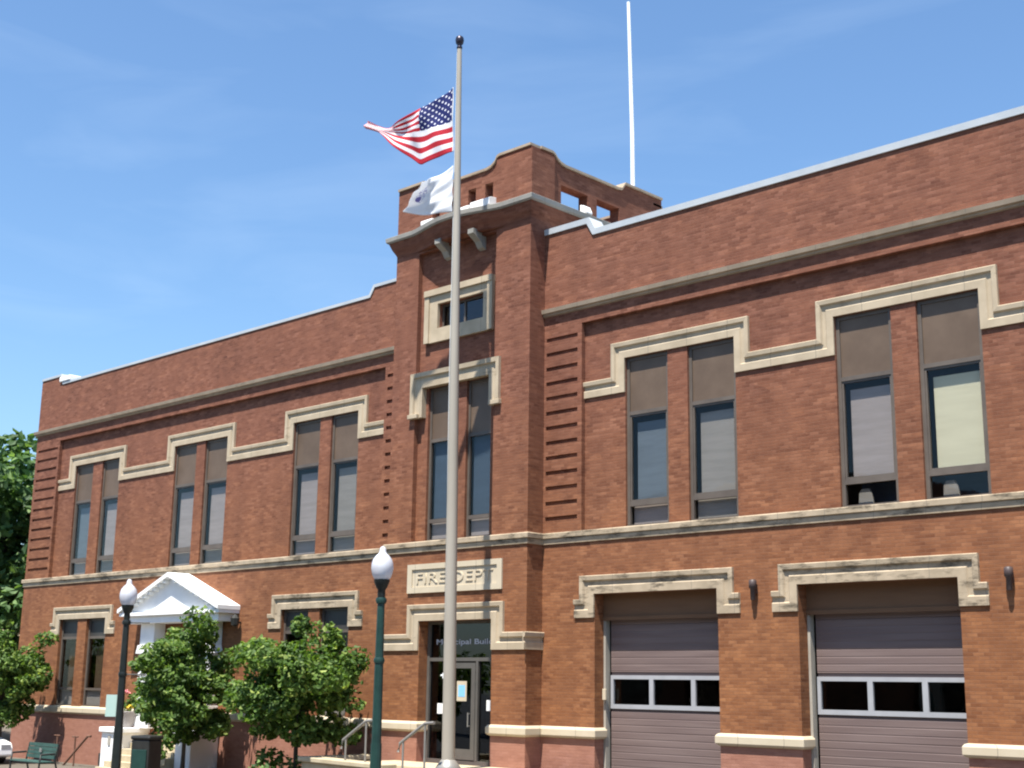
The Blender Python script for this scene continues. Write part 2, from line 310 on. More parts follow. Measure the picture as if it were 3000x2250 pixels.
# ---------------------------------------------------------------- ground
def struct(o): o['kind'] = 'structure'; return o
g = MB(); g.add([(-400, -8, GZ), (400, -8, GZ), (400, 400, GZ), (-400, 400, GZ)], [(0, 1, 2, 3)])
struct(g.build('plaza_paving', M_concrete))
g = MB(); g.add([(-400, -400, GZ - 0.13), (400, -400, GZ - 0.13), (400, -12.0, GZ - 0.13), (-400, -12.0, GZ - 0.13)], [(0, 1, 2, 3)])
struct(g.build('road', noisy('asphalt', (0.05, 0.05, 0.05), (0.07, 0.068, 0.065), 5, 0.95, bump=0.3)))
g = MB(); g.box(-400, 400, -12.0, -11.8, GZ - 0.2, GZ); struct(g.build('kerb', M_concrete))
g = MB(); g.add([(-400, -11.8, GZ - 0.004), (400, -11.8, GZ - 0.004), (400, -8, GZ - 0.004), (-400, -8, GZ - 0.004)], [(0, 1, 2, 3)])
struct(g.build('pavement', noisy('pavement_concrete', (0.12, 0.105, 0.085), (0.16, 0.14, 0.115), 1.1, 0.9)))

# ---------------------------------------------------------------- the building
FX0, FX1 = -50.1, -1.2                 # facade ends
TX0, TX1, TY = -28.2, -22.95, -0.57    # tower front
FY = 0.135                             # recessed field plane
B = empty('fire_station', ((FX0 + FX1) / 2, 0, GZ), 'long two-storey red brown brick fire station with a square parapeted tower', 'fire station')
belt_z0, belt_z1 = 5.72, 6.0
LW = [(-47.05, -45.78, -45.12, -43.87), (-40.28, -38.97, -38.46, -37.12), (-33.6, -32.3, -31.77, -30.47)]
RW = [(-20.39, -19.1, -18.52, -17.17), (-14.6, -13.27, -12.7, -11.32), (-8.8, -7.47, -6.9, -5.52)]
WZ0, WZ1 = 6.0, 10.16
GAR = [(-21.25, -17.68), (-15.63, -12.03), (-9.85, -6.25)]
LOW = [(-47.05, -45.75, -45.13, -43.78), (-33.6, -32.3, -31.78, -30.43)]
grooves = [10.98 - 0.3845 * i for i in range(13)]
def wing(x0, x1, wins, lowholes, gx, pil):
    b = MB()
    fx0, fx1 = pil
    H = [(fx0, fx1, 5.95, 11.26, FY, False)] + lowholes
    for a, c in gx:
        for z in grooves: H.append((a, c, z - 0.05, z + 0.05, 0.06, True, 'lr' if False else ''))
    b.wall(x0, x1, 1.2, 13.5, 0.0, H, 0)
    b.wall(fx0 - 0.3, fx1 + 0.3, 5.9, 11.3, FY, [(a, c, WZ0 - 0.02, WZ1, 0.2, False) for q in wins for a, c in ((q[0], q[1]), (q[2], q[3]))], 0)
    # parapet back and top, roof
    b.add([(x0, 0.42, 12.9), (x1, 0.42, 12.9), (x1, 0.42, 13.5), (x0, 0.42, 13.5), (x0, 0, 13.5), (x1, 0, 13.5)], [(0, 1, 2, 3), (3, 2, 5, 4)])
    return b
lw = wing(FX0, TX0 + 0.02, LW, [(a, c, 1.33, 4.42, 0.24, False) for q in LOW for a, c in ((q[0], q[1]), (q[2], q[3]))] + [(-39.7, -37.7, 1.2, 3.9, 0.35, False)],
          [(-49.95, -48.38), (-29.1, -28.3)], (-48.25, -29.2))
lw.wall(FX0, TX0 + 0.02, GZ, 1.2, 0.0, [(-39.7, -37.7, GZ + 1.0, 1.2, 0.35, False, '')], 0)
rwb = wing(TX1, FX1, RW, [(a, c, 1.2, 4.46, 0.33, False, 'b') for a, c in GAR], [(-22.88, -21.82), (-2.4, -1.3)], (-21.68, -2.5))
# end walls, back, tower connection
for b, xe in ((lw, FX0), (rwb, FX1)):
    b.add([(xe, 0, GZ), (xe, 20, GZ), (xe, 20, 13.5), (xe, 0, 13.5)], [(0, 1, 2, 3)])
# split base (pink) from brick for the left wing: rebuild the lower strip with its own material
lw2 = MB(); rw2 = MB()
lwv = lw
def upper_only(b):
    u, d = MB(), MB()
    for f in b.f:
        zs = [b.v[i][2] for i in f]
        (d if max(zs) <= 1.2001 and min(zs) < 1.19 else u).add([b.v[i] for i in f], [tuple(range(len(f)))])
    return u, d
lu, ld = upper_only(lw)
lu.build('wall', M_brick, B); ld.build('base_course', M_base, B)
ru, rd = upper_only(rwb)
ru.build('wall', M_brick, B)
piers = [(TX1, GAR[0][0]), (GAR[0][1], GAR[1][0]), (GAR[1][1], GAR[2][0]), (GAR[2][1], FX1)]
for a, c in piers: b = MB(); b.box(a, c, 0.0, 0.33, GZ, 1.2); b.build('base_course', M_base, B)
rb = MB(); rb.add([(FX0, 20, GZ), (FX1, 20, GZ), (FX1, 20, 13.5), (FX0, 20, 13.5)], [(0, 1, 2, 3)]); rb.build('rear_wall', M_brick, B)
rf = MB(); rf.add([(FX0, 0.3, 12.9), (FX1, 0.3, 12.9), (FX1, 20, 12.9), (FX0, 20, 12.9)], [(0, 1, 2, 3)]); rf.build('roof', M_roof, B)
fl = MB(); fl.add([(FX0, 0.40, 0.2), (FX1, 0.36, 0.2), (FX1, 20, 0.2), (FX0, 20, 0.2)], [(0, 1, 2, 3)])
fl.add([(FX0, 0.55, 5.6), (FX1, 0.55, 5.6), (FX1, 20, 5.6), (FX0, 20, 5.6)], [(0, 1, 2, 3)])
fl.add([(FX0, 6, GZ), (FX1, 6, GZ), (FX1, 6, 12.8), (FX0, 6, 12.8)], [(0, 1, 2, 3)])
fl.build('interior', M_interior, B)
# raised parapet ends and tower shoulders, quarter-round step
def shoulder(x_flat0, x_flat1, x_step, z0, z1, name='parapet_step'):
    b = MB(); n = 6
    sgn = 1 if x_step > x_flat1 else -1
    a, c = (x_flat0, x_flat1)
    pts = [(a, z0), (a, z1), (c, z1)] if sgn > 0 else [(c, z0), (c, z1), (a, z1)]
    e = c if sgn > 0 else a
    for i in range(1, n + 1):
        t = i / n * math.pi / 2
        pts.append((e + (x_step - e) * math.sin(t) , z1 - (z1 - z0) * (1 - math.cos(t))))
    if abs(pts[-1][1] - z0) > 1e-3: pts.append((x_step, z0))
    b.prism(pts, lambda p: (p[0], 0.0, p[1]), lambda p: (p[0], 0.42, p[1]))
    return b
for s_ in (shoulder(TX1, -21.5, -21.3, 13.5, 13.84), shoulder(-29.8, TX0, -30.0, 13.5, 13.78), shoulder(FX0, -48.6, -48.4, 13.5, 13.84), shoulder(-2.7, FX1, -2.9, 13.5, 13.84)):
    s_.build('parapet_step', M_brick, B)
def coping(path, name='coping'):
    b = MB()
    prof = [(0.0, 0.035), (0.16, 0.045), (0.16, -0.46)]
    # path in xz; cap with front lip
    P = [Vector(p) for p in path]
    for i in range(len(P) - 1):
        a, c = P[i], P[i + 1]
        b.prism([(0, -0.04), (0, 0.46)], lambda q: (0, 0, 0), lambda q: (0, 0, 0)) if False else None
    pl = lambda p, v: (p.x, -v, p.y)
    b.sweep(path, [(0.0, 0.0), (0.0, 0.04), (0.15, 0.05), (0.15, -0.46), (0.0, -0.46)], pl)
    return b.build(name, M_coping, B)
coping([(TX1, 13.84), (-21.5, 13.84), (-21.3, 13.5), (-2.9, 13.5), (-2.7, 13.84), (FX1, 13.84)])
def coping_thin(path):
    b = MB(); b.sweep(path, [(0.0, 0.0), (0.0, 0.03), (0.09, 0.035), (0.09, -0.46), (0.0, -0.46)], lambda p, v: (p.x, -v, p.y)); return b.build('coping', M_coping, B)
coping_thin([(FX0, 13.84), (-48.6, 13.84), (-48.4, 13.5), (-30.0, 13.5), (-29.8, 13.78), (TX0, 13.78)])
b = MB(); b.box(-48.62, -47.8, -0.07, 0.45, 13.6, 13.80); b.build('coping_end_block', M_white, B, 0.03)
# stone ledge (upper cornice)
pl_xy = lambda y0: (lambda p, v: (p.x, y0 - v, p.y))
for a, c in ((FX0 - 0.1, TX0), (TX1, FX1 + 0.1)):
    b = MB(); b.sweep([(a, 11.6), (c, 11.6)], [(0, 0), (0.02, 0.05), (0.06, 0.06), (0.08, 0.12), (0.18, 0.14), (0.2, 0.0)], pl_xy(0)); b.build('ledge', M_ledge, B)
# belt course in plan round the tower
beltprof = [(5.72, 0.0), (5.725, 0.035), (5.83, 0.045), (5.86, 0.03), (5.872, 0.085), (5.98, 0.09), (6.0, 0.07), (6.0, -0.1)]
def plan_sweep(path, prof, name, material, parent=B):
    b = MB(); P = [Vector(p) for p in path]; k = len(prof); rings = []
    for i, p in enumerate(P):
        ds = []
        if i > 0: ds.append((P[i] - P[i - 1]).normalized())
        if i < len(P) - 1: ds.append((P[i + 1] - P[i]).normalized())
        ns = [Vector((d.y, -d.x)) for d in ds]; mit = ns[0] if len(ns) == 1 else (ns[0] + ns[1]) / max(0.25, (ns[0] + ns[1]).dot(ns[0]))
        rings.append([(p.x + mit.x * v, p.y + mit.y * v, z) for z, v in prof])
    b.add([q for r in rings for q in r], [(i * k + j, i * k + j + 1, (i + 1) * k + j + 1, (i + 1) * k + j) for i in range(len(P) - 1) for j in range(k - 1)] + [tuple(range(k)), tuple(range((len(P) - 1) * k, len(P) * k))[::-1]])
    return b.build(name, material, parent)
plan_sweep([(FX0, 3), (FX0, 0), (TX0, 0), (TX0, TY), (TX1, TY), (TX1, 0), (FX1, 0), (FX1, 3)], beltprof, 'belt_course', M_stonedirty)
# water table
wt = [(1.08, 0.0), (1.10, 0.05), (1.14, 0.085), (1.28, 0.085), (1.33, 0.05), (1.36, -0.05)]
plan_sweep([(FX0, 3), (FX0, 0), (-40.95, 0)], wt, 'water_table', M_stonelight)
plan_sweep([(-36.6, 0), (TX0, 0), (TX0, TY), (-26.8, TY), (-26.8, TY + 0.3)], wt, 'water_table', M_stonelight)
plan_sweep([(-24.13, TY + 0.3), (-24.13, TY), (TX1, TY), (TX1, 0), (GAR[0][0], 0), (GAR[0][0], 0.36)], wt, 'water_table', M_stonelight)
for i in range(2): plan_sweep([(GAR[i][1], 0.36), (GAR[i][1], 0), (GAR[i + 1][0], 0), (GAR[i + 1][0], 0.36)], wt, 'water_table', M_stonelight)
plan_sweep([(GAR[2][1], 0.36), (GAR[2][1], 0), (FX1, 0), (FX1, 3)], wt, 'water_table', M_stonelight)
# hood moulds
hp = [(0, 0), (0.0, 0.045), (0.16, 0.05), (0.19, 0.015), (0.27, 0.02), (0.30, 0.075), (0.39, 0.085), (0.405, 0.07), (0.405, 0.0)]
def hood(path, y, prof=hp, material=M_stone): b = MB(); b.sweep(path, prof, pl_xy(y)); return b.build('hood_mould', material, B)
def run(ws, start, end):
    p = [(start, 9.31)]
    for q in ws: p += [(q[0], 9.31), (q[0], WZ1), (q[3], WZ1), (q[3], 9.31)]
    return p + [(end, 9.31)]
hood(run(LW, -48.25, -29.2), FY); hood(run(RW, -21.68, -2.5), FY)
sc_ = lambda k: [(u * k, v) for u, v in hp]
for q in LOW: hood([(q[0] - 0.62, 3.86), (q[0], 3.86), (q[0], 4.42), (q[3], 4.42), (q[3], 3.86), (q[3] + 0.62, 3.86)], 0, sc_(1.08), M_stonedirty if q[0] > -40 else M_stone)
for q in GAR: hood([(q[0] - 0.62, 3.90), (q[0], 3.90), (q[0], 4.46), (q[1], 4.46), (q[1], 3.90), (q[1] + 0.60, 3.90)], 0, sc_(1.08), M_stonedirty)
# ---------------------------------------------------------------- windows
def bars(b, x0, x1, z0, z1, y, wd, dep, zs=()):
    b.box(x0, x0 + wd, y, y + dep, z0, z1); b.box(x1 - wd, x1, y, y + dep, z0, z1)
    b.box(x0 + wd, x1 - wd, y + 0.003, y + dep, z0, z0 + wd); b.box(x0 + wd, x1 - wd, y + 0.003, y + dep, z1 - wd, z1)
    for z, h in zs: b.box(x0 + wd, x1 - wd, y + 0.003, y + dep, z - h / 2, z + h / 2)
def window(x0, x1, y, blind, blind_low=6.66, lowblind='grey', chair=False):
    """tall two-part window: panel on top, long pane, small pane below"""
    b = MB(); fy = y + 0.065
    bars(b, x0, x1, WZ0 - 0.02, WZ1, fy, 0.085, 0.09, ((8.77, 0.09), (6.56, 0.11)))
    f = b.build('window', M_frame, B)
    p = MB(); p.box(x0 + 0.07, x1 - 0.07, fy + 0.03, fy + 0.07, 8.80, WZ1 - 0.07); p.build('panel', M_spandrel, f)
    p = MB(); bars(p, x0 + 0.075, x1 - 0.075, 6.61, 8.725, fy + 0.02, 0.05, 0.06); p.build('sash', M_frame, f)
    p = MB(); p.box(x0 + 0.12, x1 - 0.12, fy + 0.05, fy + 0.056, 6.65, 8.68); p.box(x0 + 0.07, x1 - 0.07, fy + 0.05, fy + 0.056, 6.05, 6.52); p.build('pane', M_glass, f)
    p = MB(); p.box(x0 + 0.20, x1 - 0.10, fy + 0.16, fy + 0.17, blind_low, 8.55); p.build('blind', BL[blind], f)
    if chair: p = MB(); p.box(x0 + 0.05, x1 - 0.05, fy + 0.75, fy + 0.76, 6.0, 6.6); p.build('lower_blind', BL['navy'], f)
    if lowblind: p = MB(); p.box(x0 + 0.09, x1 - 0.09, fy + 0.15, fy + 0.16, 6.02, 6.54); p.build('lower_blind', BL[lowblind], f)
    if chair:
        p = MB(); cx = x0 + 0.38
        p.prism([(-0.17, 0), (-0.15, 0.30), (-0.09, 0.39), (0.09, 0.39), (0.15, 0.28), (0.19, 0)], lambda q: (cx + q[0], fy + 0.28, 6.04 + q[1]), lambda q: (cx + q[0], fy + 0.34, 6.04 + q[1]))
        p.build('seat_back', BL['grey'], f, 0.015)
    return f
bl = [('blue', 'mauve'), ('mauve', 'mauve'), ('mauve', 'grey'), ('blue', 'grey'), ('mauve', 'cream'), ('grey', 'mauve')]
i = 0
for ws in (LW, RW):
    for q in ws:
        ch = abs(q[0] + 14.6) < 0.01
        window(q[0], q[1], FY, bl[i][0], lowblind=None if ch else 'mauve', chair=ch)
        window(q[2], q[3], FY, bl[i][1], lowblind=None if ch else 'grey', chair=ch); i += 1
M_curtain = noisy('brown_curtain', (0.075, 0.045, 0.026), (0.11, 0.068, 0.04), 3, 0.9, (6, 1, 0.5))
def low_window(x0, x1):
    b = MB(); bars(b, x0, x1, 1.33, 4.42, 0.11, 0.08, 0.09, ((3.75, 0.09), (1.95, 0.08))); f = b.build('window', M_frame, B)
    p = MB(); p.box(x0 + 0.07, x1 - 0.07, 0.15, 0.156, 1.38, 1.92); p.box(x0 + 0.07, x1 - 0.07, 0.15, 0.156, 1.98, 3.72); p.build('pane', M_glass, f)
    p = MB(); p.box(x0 + 0.07, x1 - 0.07, 0.15, 0.18, 3.79, 4.36); p.build('panel', M_darkspan, f)
    p = MB(); p.box(x0 + 0.28, x1 - 0.16, 0.34, 0.35, 1.45, 3.45); p.build('curtain', M_curtain, f)
    p = MB(); p.box(x0 + 0.05, x1 - 0.05, 0.20, 0.21, 1.36, 1.9); p.build('lower_blind', BL['grey'], f)
for q in LOW: low_window(q[0], q[1]); low_window(q[2], q[3])
# ---------------------------------------------------------------- garage doors
def garage(x0, x1):
    yd = 0.47; a, c = x0 + 0.12, x1 + 0.18
    p = MB(); p.box(x0 - 0.02, x1 + 0.02, 0.332, 0.40, 3.90, 4.6); p.box(x0 - 0.02, x1 + 0.02, 0.30, 0.34, 3.84, 3.93); p.build('door_header', M_header, B)
    for q0, q1 in ((x0 - 0.05, x0 + 0.06), (x1 - 0.06, x1 + 0.05)): t = MB(); t.box(q0, q1, 0.335, 0.5, GZ, 3.9); t.build('door_trim', M_greytrim, B)
    b = MB()
    pts = []
    z = GZ
    while z < 4.0:
        sec = int(round((z - GZ) / 0.155)) % 4
        pts += [(yd + (0.012 if sec == 0 else 0.006), z), (yd, z + 0.014), (yd, z + 0.141), (yd + 0.005, z + 0.150)]; z += 0.155
    pts = [p for p in pts if not (1.80 < p[1] < 2.56)]
    lo = [p for p in pts if p[1] < 2.2]; hi = [p for p in pts if p[1] > 2.2]
    for s_ in (lo, hi):
        k = len(s_); b.add([(a, y, z) for y, z in s_] + [(c, y, z) for y, z in s_], [(i, i + 1, k + i + 1, k + i) for i in range(k - 1)])
    b.box(a, c, yd + 0.03, yd + 0.06, GZ, 1.80); b.box(a, c, yd + 0.03, yd + 0.06, 2.56, 4.0)
    D = b.build('garage_door', M_doorpanel, B)
    f = MB(); wd = (c - a); mw = 0.14; pw = (wd - 0.10 - 3 * mw) / 3 if False else 1.06
    f.box(a, c, yd - 0.025, yd + 0.05, 1.79, 1.89); f.box(a, c, yd - 0.02, yd + 0.05, 2.47, 2.56)
    xs = a + 0.0; edges = []
    cur = a
    for kx in range(4):
        wbar = 0.08 if kx in (0, 3) else 0.12
        f.box(cur, cur + wbar, yd - 0.022, yd + 0.05, 1.891, 2.469); edges.append((cur, cur + wbar)); cur += wbar + (c - a - 0.40) / 3
    f.build('window_frame', M_silver, D)
    for kx in range(3):
        g_ = MB(); g_.box(edges[kx][1] - 0.01, edges[kx + 1][0] + 0.01, yd + 0.02, yd + 0.026, 1.87, 2.49); g_.build('window_pane', M_glassdark, D)
for q in GAR: garage(*q)
# wall lights between the garage doors
for x in (-16.68, -10.98, -22.3 + 0):
    if x < -20: continue
    b = MB(); b.lathe(x, -0.11, [(0.05, 4.16), (0.055, 4.17), (0.06, 4.40), (0.085, 4.42), (0.085, 4.58), (0.05, 4.60)], 14); b.box(x - 0.05, x + 0.05, -0.06, 0.0, 4.3, 4.5)
    b.build('wall_light', noisy('wall_light_bronze', (0.05, 0.035, 0.035), (0.08, 0.055, 0.05), 3, 0.5), B)
b = MB(); b.box(-21.22, -21.12, 0.24, 0.30, 1.98, 2.24); b.build('door_button_box', M_stonelight, B, 0.01)

# ---------------------------------------------------------------- tower
T2X0, T2X1 = -27.25, -24.2      # recess
b = MB()
WT = [(-26.86, -25.95), (-25.36, -24.44)]
b.wall(TX0, TX1, 1.2, 14.45, TY, [(T2X0, T2X1, 5.95, 14.12, 0.15, False), (-26.8, -24.13, 1.2, 3.91, 0.30, False, 'b')], 0)
b.wall(T2X0 - 0.1, T2X1 + 0.1, 5.9, 14.2, TY + 0.15, [(a, c, 6.0, 10.22, 0.2, False) for a, c in WT] + [(-26.5, -24.72, 11.85, 12.55, 0.25, True)], 0)
b.add([(TX1, TY, 1.2), (TX1, 0.0, 1.2), (TX1, 0.0, 14.45), (TX1, TY, 14.45)], [(0, 1, 2, 3)])
b.add([(TX0, TY, 1.2), (TX0, 0.0, 1.2), (TX0, 0.0, 14.45), (TX0, TY, 14.45)], [(0, 1, 2, 3)])
for x in (TX0, TX1): b.add([(x, 0, 12.9), (x, 5.0, 12.9), (x, 5.0, 14.6), (x, 0, 14.6)], [(0, 1, 2, 3)])
b.add([(TX0, 5, 12.9), (TX1, 5, 12.9), (TX1, 5, 14.9), (TX0, 5, 14.9)], [(0, 1, 2, 3)])
b.add([(TX0, TY + 0.5, 14.7), (TX1, TY + 0.5, 14.7), (TX1, 5, 14.7), (TX0, 5, 14.7)], [(0, 1, 2, 3)])
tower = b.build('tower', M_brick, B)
b = MB()
for a, c in ((TX0, -26.8), (-24.13, TX1)): b.box(a, c, TY, 0.02, GZ, 1.2)
b.box(-26.8, -24.13, TY + 0.02, 0.02, GZ, 0.30); b.build('base_course', M_base, B)
# tower windows
def tower_window(x0, x1):
    y = TY + 0.15 + 0.08; bb = MB(); bars(bb, x0, x1, 6.0, 10.22, y, 0.07, 0.08, ((8.75, 0.09), (6.56, 0.1))); f = bb.build('window', M_frame, B)
    p = MB(); p.box(x0 + 0.06, x1 - 0.06, y + 0.03, y + 0.06, 8.79, 10.16); p.build('panel', M_spandrel, f)
    p = MB(); p.box(x0 + 0.06, x1 - 0.06, y + 0.04, y + 0.046, 6.6, 8.71); p.box(x0 + 0.06, x1 - 0.06, y + 0.04, y + 0.046, 6.06, 6.52); p.build('pane', M_glass, f)
    p = MB(); p.box(x0 + 0.1, x1 - 0.08, y + 0.14, y + 0.15, 6.64, 8.7); p.build('blind', BL['navy'], f)  # sky reflected in the tower panes is coloured into this navy blind
    p = MB(); p.box(x0 + 0.06, x1 - 0.06, y + 0.13, y + 0.14, 6.04, 6.54); p.build('lower_blind', BL['mauve'], f)
for q in WT: tower_window(*q)
hood([(-26.95, 9.40), (-26.95, 10.22), (-24.38, 10.22), (-24.38, 9.40)], TY + 0.15, [(0, 0), (0, 0.17), (0.17, 0.175), (0.2, 0.16), (0.28, 0.17), (0.30, 0.23), (0.42, 0.24), (0.42, 0.0)])
for a, c in ((-27.43, -27.05), (-24.3, -23.92)): b = MB(); b.box(a, c, TY - 0.115, TY + 0.05, 9.38, 9.50); b.build('hood_foot', M_stone, B, 0.01)
# small window in a stone frame
y = TY + 0.15; b = MB()
b.wall(-26.95, -24.40, 11.47, 12.93, y - 0.09, [(-26.5, -24.72, 11.85, 12.55, 0.09, False)], 0)
for a, c, d, e in ((-26.95, 11.47, -26.95, 12.93), ): pass
b.add([(-26.95, y - 0.09, 11.47), (-26.95, y, 11.47), (-26.95, y, 12.93), (-26.95, y - 0.09, 12.93)], [(0, 1, 2, 3)]); b.add([(-24.4, y - 0.09, 11.47), (-24.4, y, 11.47), (-24.4, y, 12.93), (-24.4, y - 0.09, 12.93)], [(0, 1, 2, 3)])
b.add([(-26.95, y - 0.09, 11.47), (-24.4, y - 0.09, 11.47), (-24.4, y, 11.47), (-26.95, y, 11.47)], [(0, 1, 2, 3)])
b.box(-27.0, -24.36, y - 0.16, y, 12.80, 12.97); b.box(-27.0, -26.82, y - 0.13, y - 0.02, 11.47, 12.80); b.box(-24.54, -24.36, y - 0.13, y - 0.02, 11.47, 12.80)
b.build('window_surround', M_stone, B)
b = MB(); bars(b, -26.5, -24.72, 11.85, 12.55, y + 0.10, 0.06, 0.06); b.box(-25.64, -25.58, y + 0.10, y + 0.16, 11.91, 12.49); f = b.build('window', M_frame, B)
b = MB(); b.box(-26.45, -24.77, y + 0.13, y + 0.136, 11.9, 12.5); b.build('pane', M_glassdark, f)
# cornice: bowed in plan over the middle, corbelled brick under it
def bow(x):
    c, h = -25.6, 1.75; t = (x - c) / h
    return 0.33 * (0.5 + 0.5 * math.cos(math.pi * max(-1, min(1, t)))) ** 0.7
cp = [(TX0, 4.9), (TX0, TY)]
n = 22
xsb = [-27.5 + 3.8 * i / n for i in range(n + 1)]
front = [(TX0, TY), ] + [(x, TY - bow(x)) for x in xsb if TX0 < x < TX1] + [(TX1, TY)]
def front_sweep(prof, name, material, par=B):
    path = [(TX0, 4.6)] + front + [(TX1, 4.6)]
    return plan_sweep(path, prof, name, material, par)
front_sweep([(14.62, -0.3), (14.62, 0.20), (14.66, 0.24), (14.77, 0.25), (14.79, 0.22), (14.80, -0.5)], 'cornice', M_cornice)
front_sweep([(14.18, -0.02), (14.30, 0.03), (14.42, 0.10), (14.60, 0.17), (14.63, 0.17), (14.63, -0.45)], 'corbel', M_brick)
# soffit fill of the bow
bb = MB()
top = [(x, y_) for x, y_ in front]; k = len(top)
bb.add([(x, y_ - 0.01, 14.19) for x, y_ in top] + [(x, TY + 0.02, 14.19) for x, y_ in top], [(i, i + 1, k + i + 1, k + i) for i in range(k - 1)]); bb.build('soffit', M_brick, B)
for x in (-26.15, -24.85):
    b = MB(); b.prism([(0, 13.75), (0, 14.25), (-0.5, 14.25), (-0.5, 14.12), (-0.34, 14.02), (-0.22, 13.95), (-0.12, 13.80)], lambda p: (x - 0.11, TY + 0.16 + p[0], p[1]), lambda p: (x + 0.11, TY + 0.16 + p[0], p[1]))
    b.build('bracket', M_cornice, B)
# parapet of the tower
def side_profile(pts, holes, place0, place1, name):
    """stepped wall silhouette pts [(s,z)...] from 14.7 up, with rectangular openings, extruded"""
    return
def pwall(b, s0, s1, ztop, holes, P, th, zb=14.7):
    """ztop: list of (s,z) silhouette; P(s, depth, z)"""
    ss = sorted({s0, s1, *[p[0] for p in ztop if s0 < p[0] < s1], *[h[0] for h in holes], *[h[1] for h in holes]})
    def zt(s, e):
        for i in range(len(ztop) - 1):
            (a, za), (c, zc) = ztop[i], ztop[i + 1]
            if a <= s + e <= c and c > a: return za + (zc - za) * (s - a) / (c - a)
        return ztop[-1][1]
    for i in range(len(ss) - 1):
        a, c = ss[i], ss[i + 1]; mid = (a + c) / 2
        hs = [h for h in holes if h[0] < mid < h[1]]
        za, zc = zt(a, 1e-5), zt(c, -1e-5)
        segs = [(zb, zb, za, zc)] if not hs else [(zb, zb, hs[0][2], hs[0][2]), (hs[0][3], hs[0][3], za, zc)]
        for l0, l1, u0, u1 in segs:
            for d in (0, th): b.add([P(a, d, l0), P(c, d, l1), P(c, d, u1), P(a, d, u0)], [(0, 1, 2, 3)])
            b.add([P(a, 0, u0), P(c, 0, u1), P(c, th, u1), P(a, th, u0)], [(0, 1, 2, 3)]); b.add([P(a, 0, l0), P(c, 0, l1), P(c, th, l1), P(a, th, l0)], [(0, 1, 2, 3)])
    for h in holes:
        for s in h[:2]: b.add([P(s, 0, h[2]), P(s, th, h[2]), P(s, th, h[3]), P(s, 0, h[3])], [(0, 1, 2, 3)])
    for s in (s0, s1): b.add([P(s, 0, zb), P(s, th, zb), P(s, th, zt(s, 1e-5 if s == s0 else -1e-5)), P(s, 0, zt(s, 1e-5 if s == s0 else -1e-5))], [(0, 1, 2, 3)])
fs = [(TX0, 16.2), (-27.1, 16.2), (-26.95, 16.10), (-26.8, 15.98), (-26.6, 15.93), (-24.6, 15.93), (-24.42, 15.97), (-24.28, 16.06), (-24.2, 16.19), (-24.1, 16.22), (TX1, 16.22)]
holes_f = [(-26.75, -26.45, 15.0, 15.5), (-26.1, -25.8, 15.0, 15.5), (-25.32, -25.02, 15.0, 15.55), (-24.66, -24.36, 15.0, 15.55)]
b = MB(); TH = 0.34
pwall(b, TX0, TX1, fs, holes_f, lambda s, d, z: (s, TY + d, z), TH)
ss = [(TY + TH, 16.22), (0.23, 16.22), (0.32, 16.18), (0.42, 16.08), (0.55, 16.01), (0.75, 15.97), (3.0, 15.97), (3.15, 16.0), (3.3, 16.2), (5.0, 16.2)]
holes_s = [(0.60, 1.70, 14.86, 15.44), (2.08, 3.05, 14.86, 15.44)]
pwall(b, TY + TH, 5.0, ss, holes_s, lambda s, d, z: (TX1 - d, s, z), TH)
pwall(b, TY + TH, 5.0, ss, holes_s, lambda s, d, z: (TX0 + d, s, z), TH)
pwall(b, TX0 + TH, TX1 - TH, [(TX0, 15.97), (TX1, 15.97)], [(-27.0, -26.4, 14.92, 15.4), (-24.9, -24.3, 14.92, 15.4)], lambda s, d, z: (s, 5.0 - d, z), TH)
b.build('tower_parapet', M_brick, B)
# pilaster strips at the parapet corner for relief
b = MB(); b.box(TX1 - 0.02, TX1 + 0.06, TY - 0.04, 0.28, 14.81, 16.12); b.box(TX1 - 1.25, TX1 - 0.02, TY - 0.04, TY + 0.02, 14.81, 16.12); b.build('parapet_pier', M_brick, B)
def cap(pts, P, name='parapet_cap'):
    b = MB(); k = len(pts)
    rows = []
    for s, z in pts: rows += [P(s, -0.05, z), P(s, -0.05, z + 0.07), P(s, TH + 0.04, z + 0.07), P(s, TH + 0.04, z)]
    fcs = [(4 * i + j, 4 * i + (j + 1) % 4, 4 * (i + 1) + (j + 1) % 4, 4 * (i + 1) + j) for i in range(k - 1) for j in range(4)] + [(0, 1, 2, 3), (4 * k - 4, 4 * k - 3, 4 * k - 2, 4 * k - 1)]
    b.add(rows, fcs); return b.build(name, M_ledge, B)
cap(fs, lambda s, d, z: (s, TY + d, z + 0.001)); cap(ss, lambda s, d, z: (TX1 - d, s, z + 0.003)); cap(ss, lambda s, d, z: (TX0 + d, s, z + 0.003)); cap([(TX0, 15.97), (TX1, 15.97)], lambda s, d, z: (s, 5.0 - d, z))
# white sloped sills under the openings
for x0, x1, h in ((-26.9, -26.45, 0.16), (-25.42, -25.0, 0.20), (-24.93, -24.2, 0.25)):
    b = MB(); n = 6; pts = [(0, 0), (0, h * 0.8)] + [(-0.30 * math.sin(t * math.pi / 2 / n), h * 0.75 + 0.25 * h * math.cos(t * math.pi / 2 / n)) for t in range(n + 1)] + [(-0.30, 0)]
    b.prism(pts, lambda p: (x0, TY - 0.005 + p[0], 14.80 + p[1]), lambda p: (x1, TY - 0.005 + p[0], 14.80 + p[1])); b.build('white_sill', M_white, B, 0.02)
for y0, y1, h in ((1.36, 1.62, 0.28), (2.95, 3.35, 0.2)):
    b = MB(); b.prism([(0, 0), (0, h), (0.16, h * 0.8), (0.24, 0.05), (0.24, 0)], lambda p: (TX1 + 0.005 + p[0], y0, 14.80 + p[1]), lambda p: (TX1 + 0.005 + p[0], y1, 14.80 + p[1])); b.build('white_sill', M_white, B, 0.02)
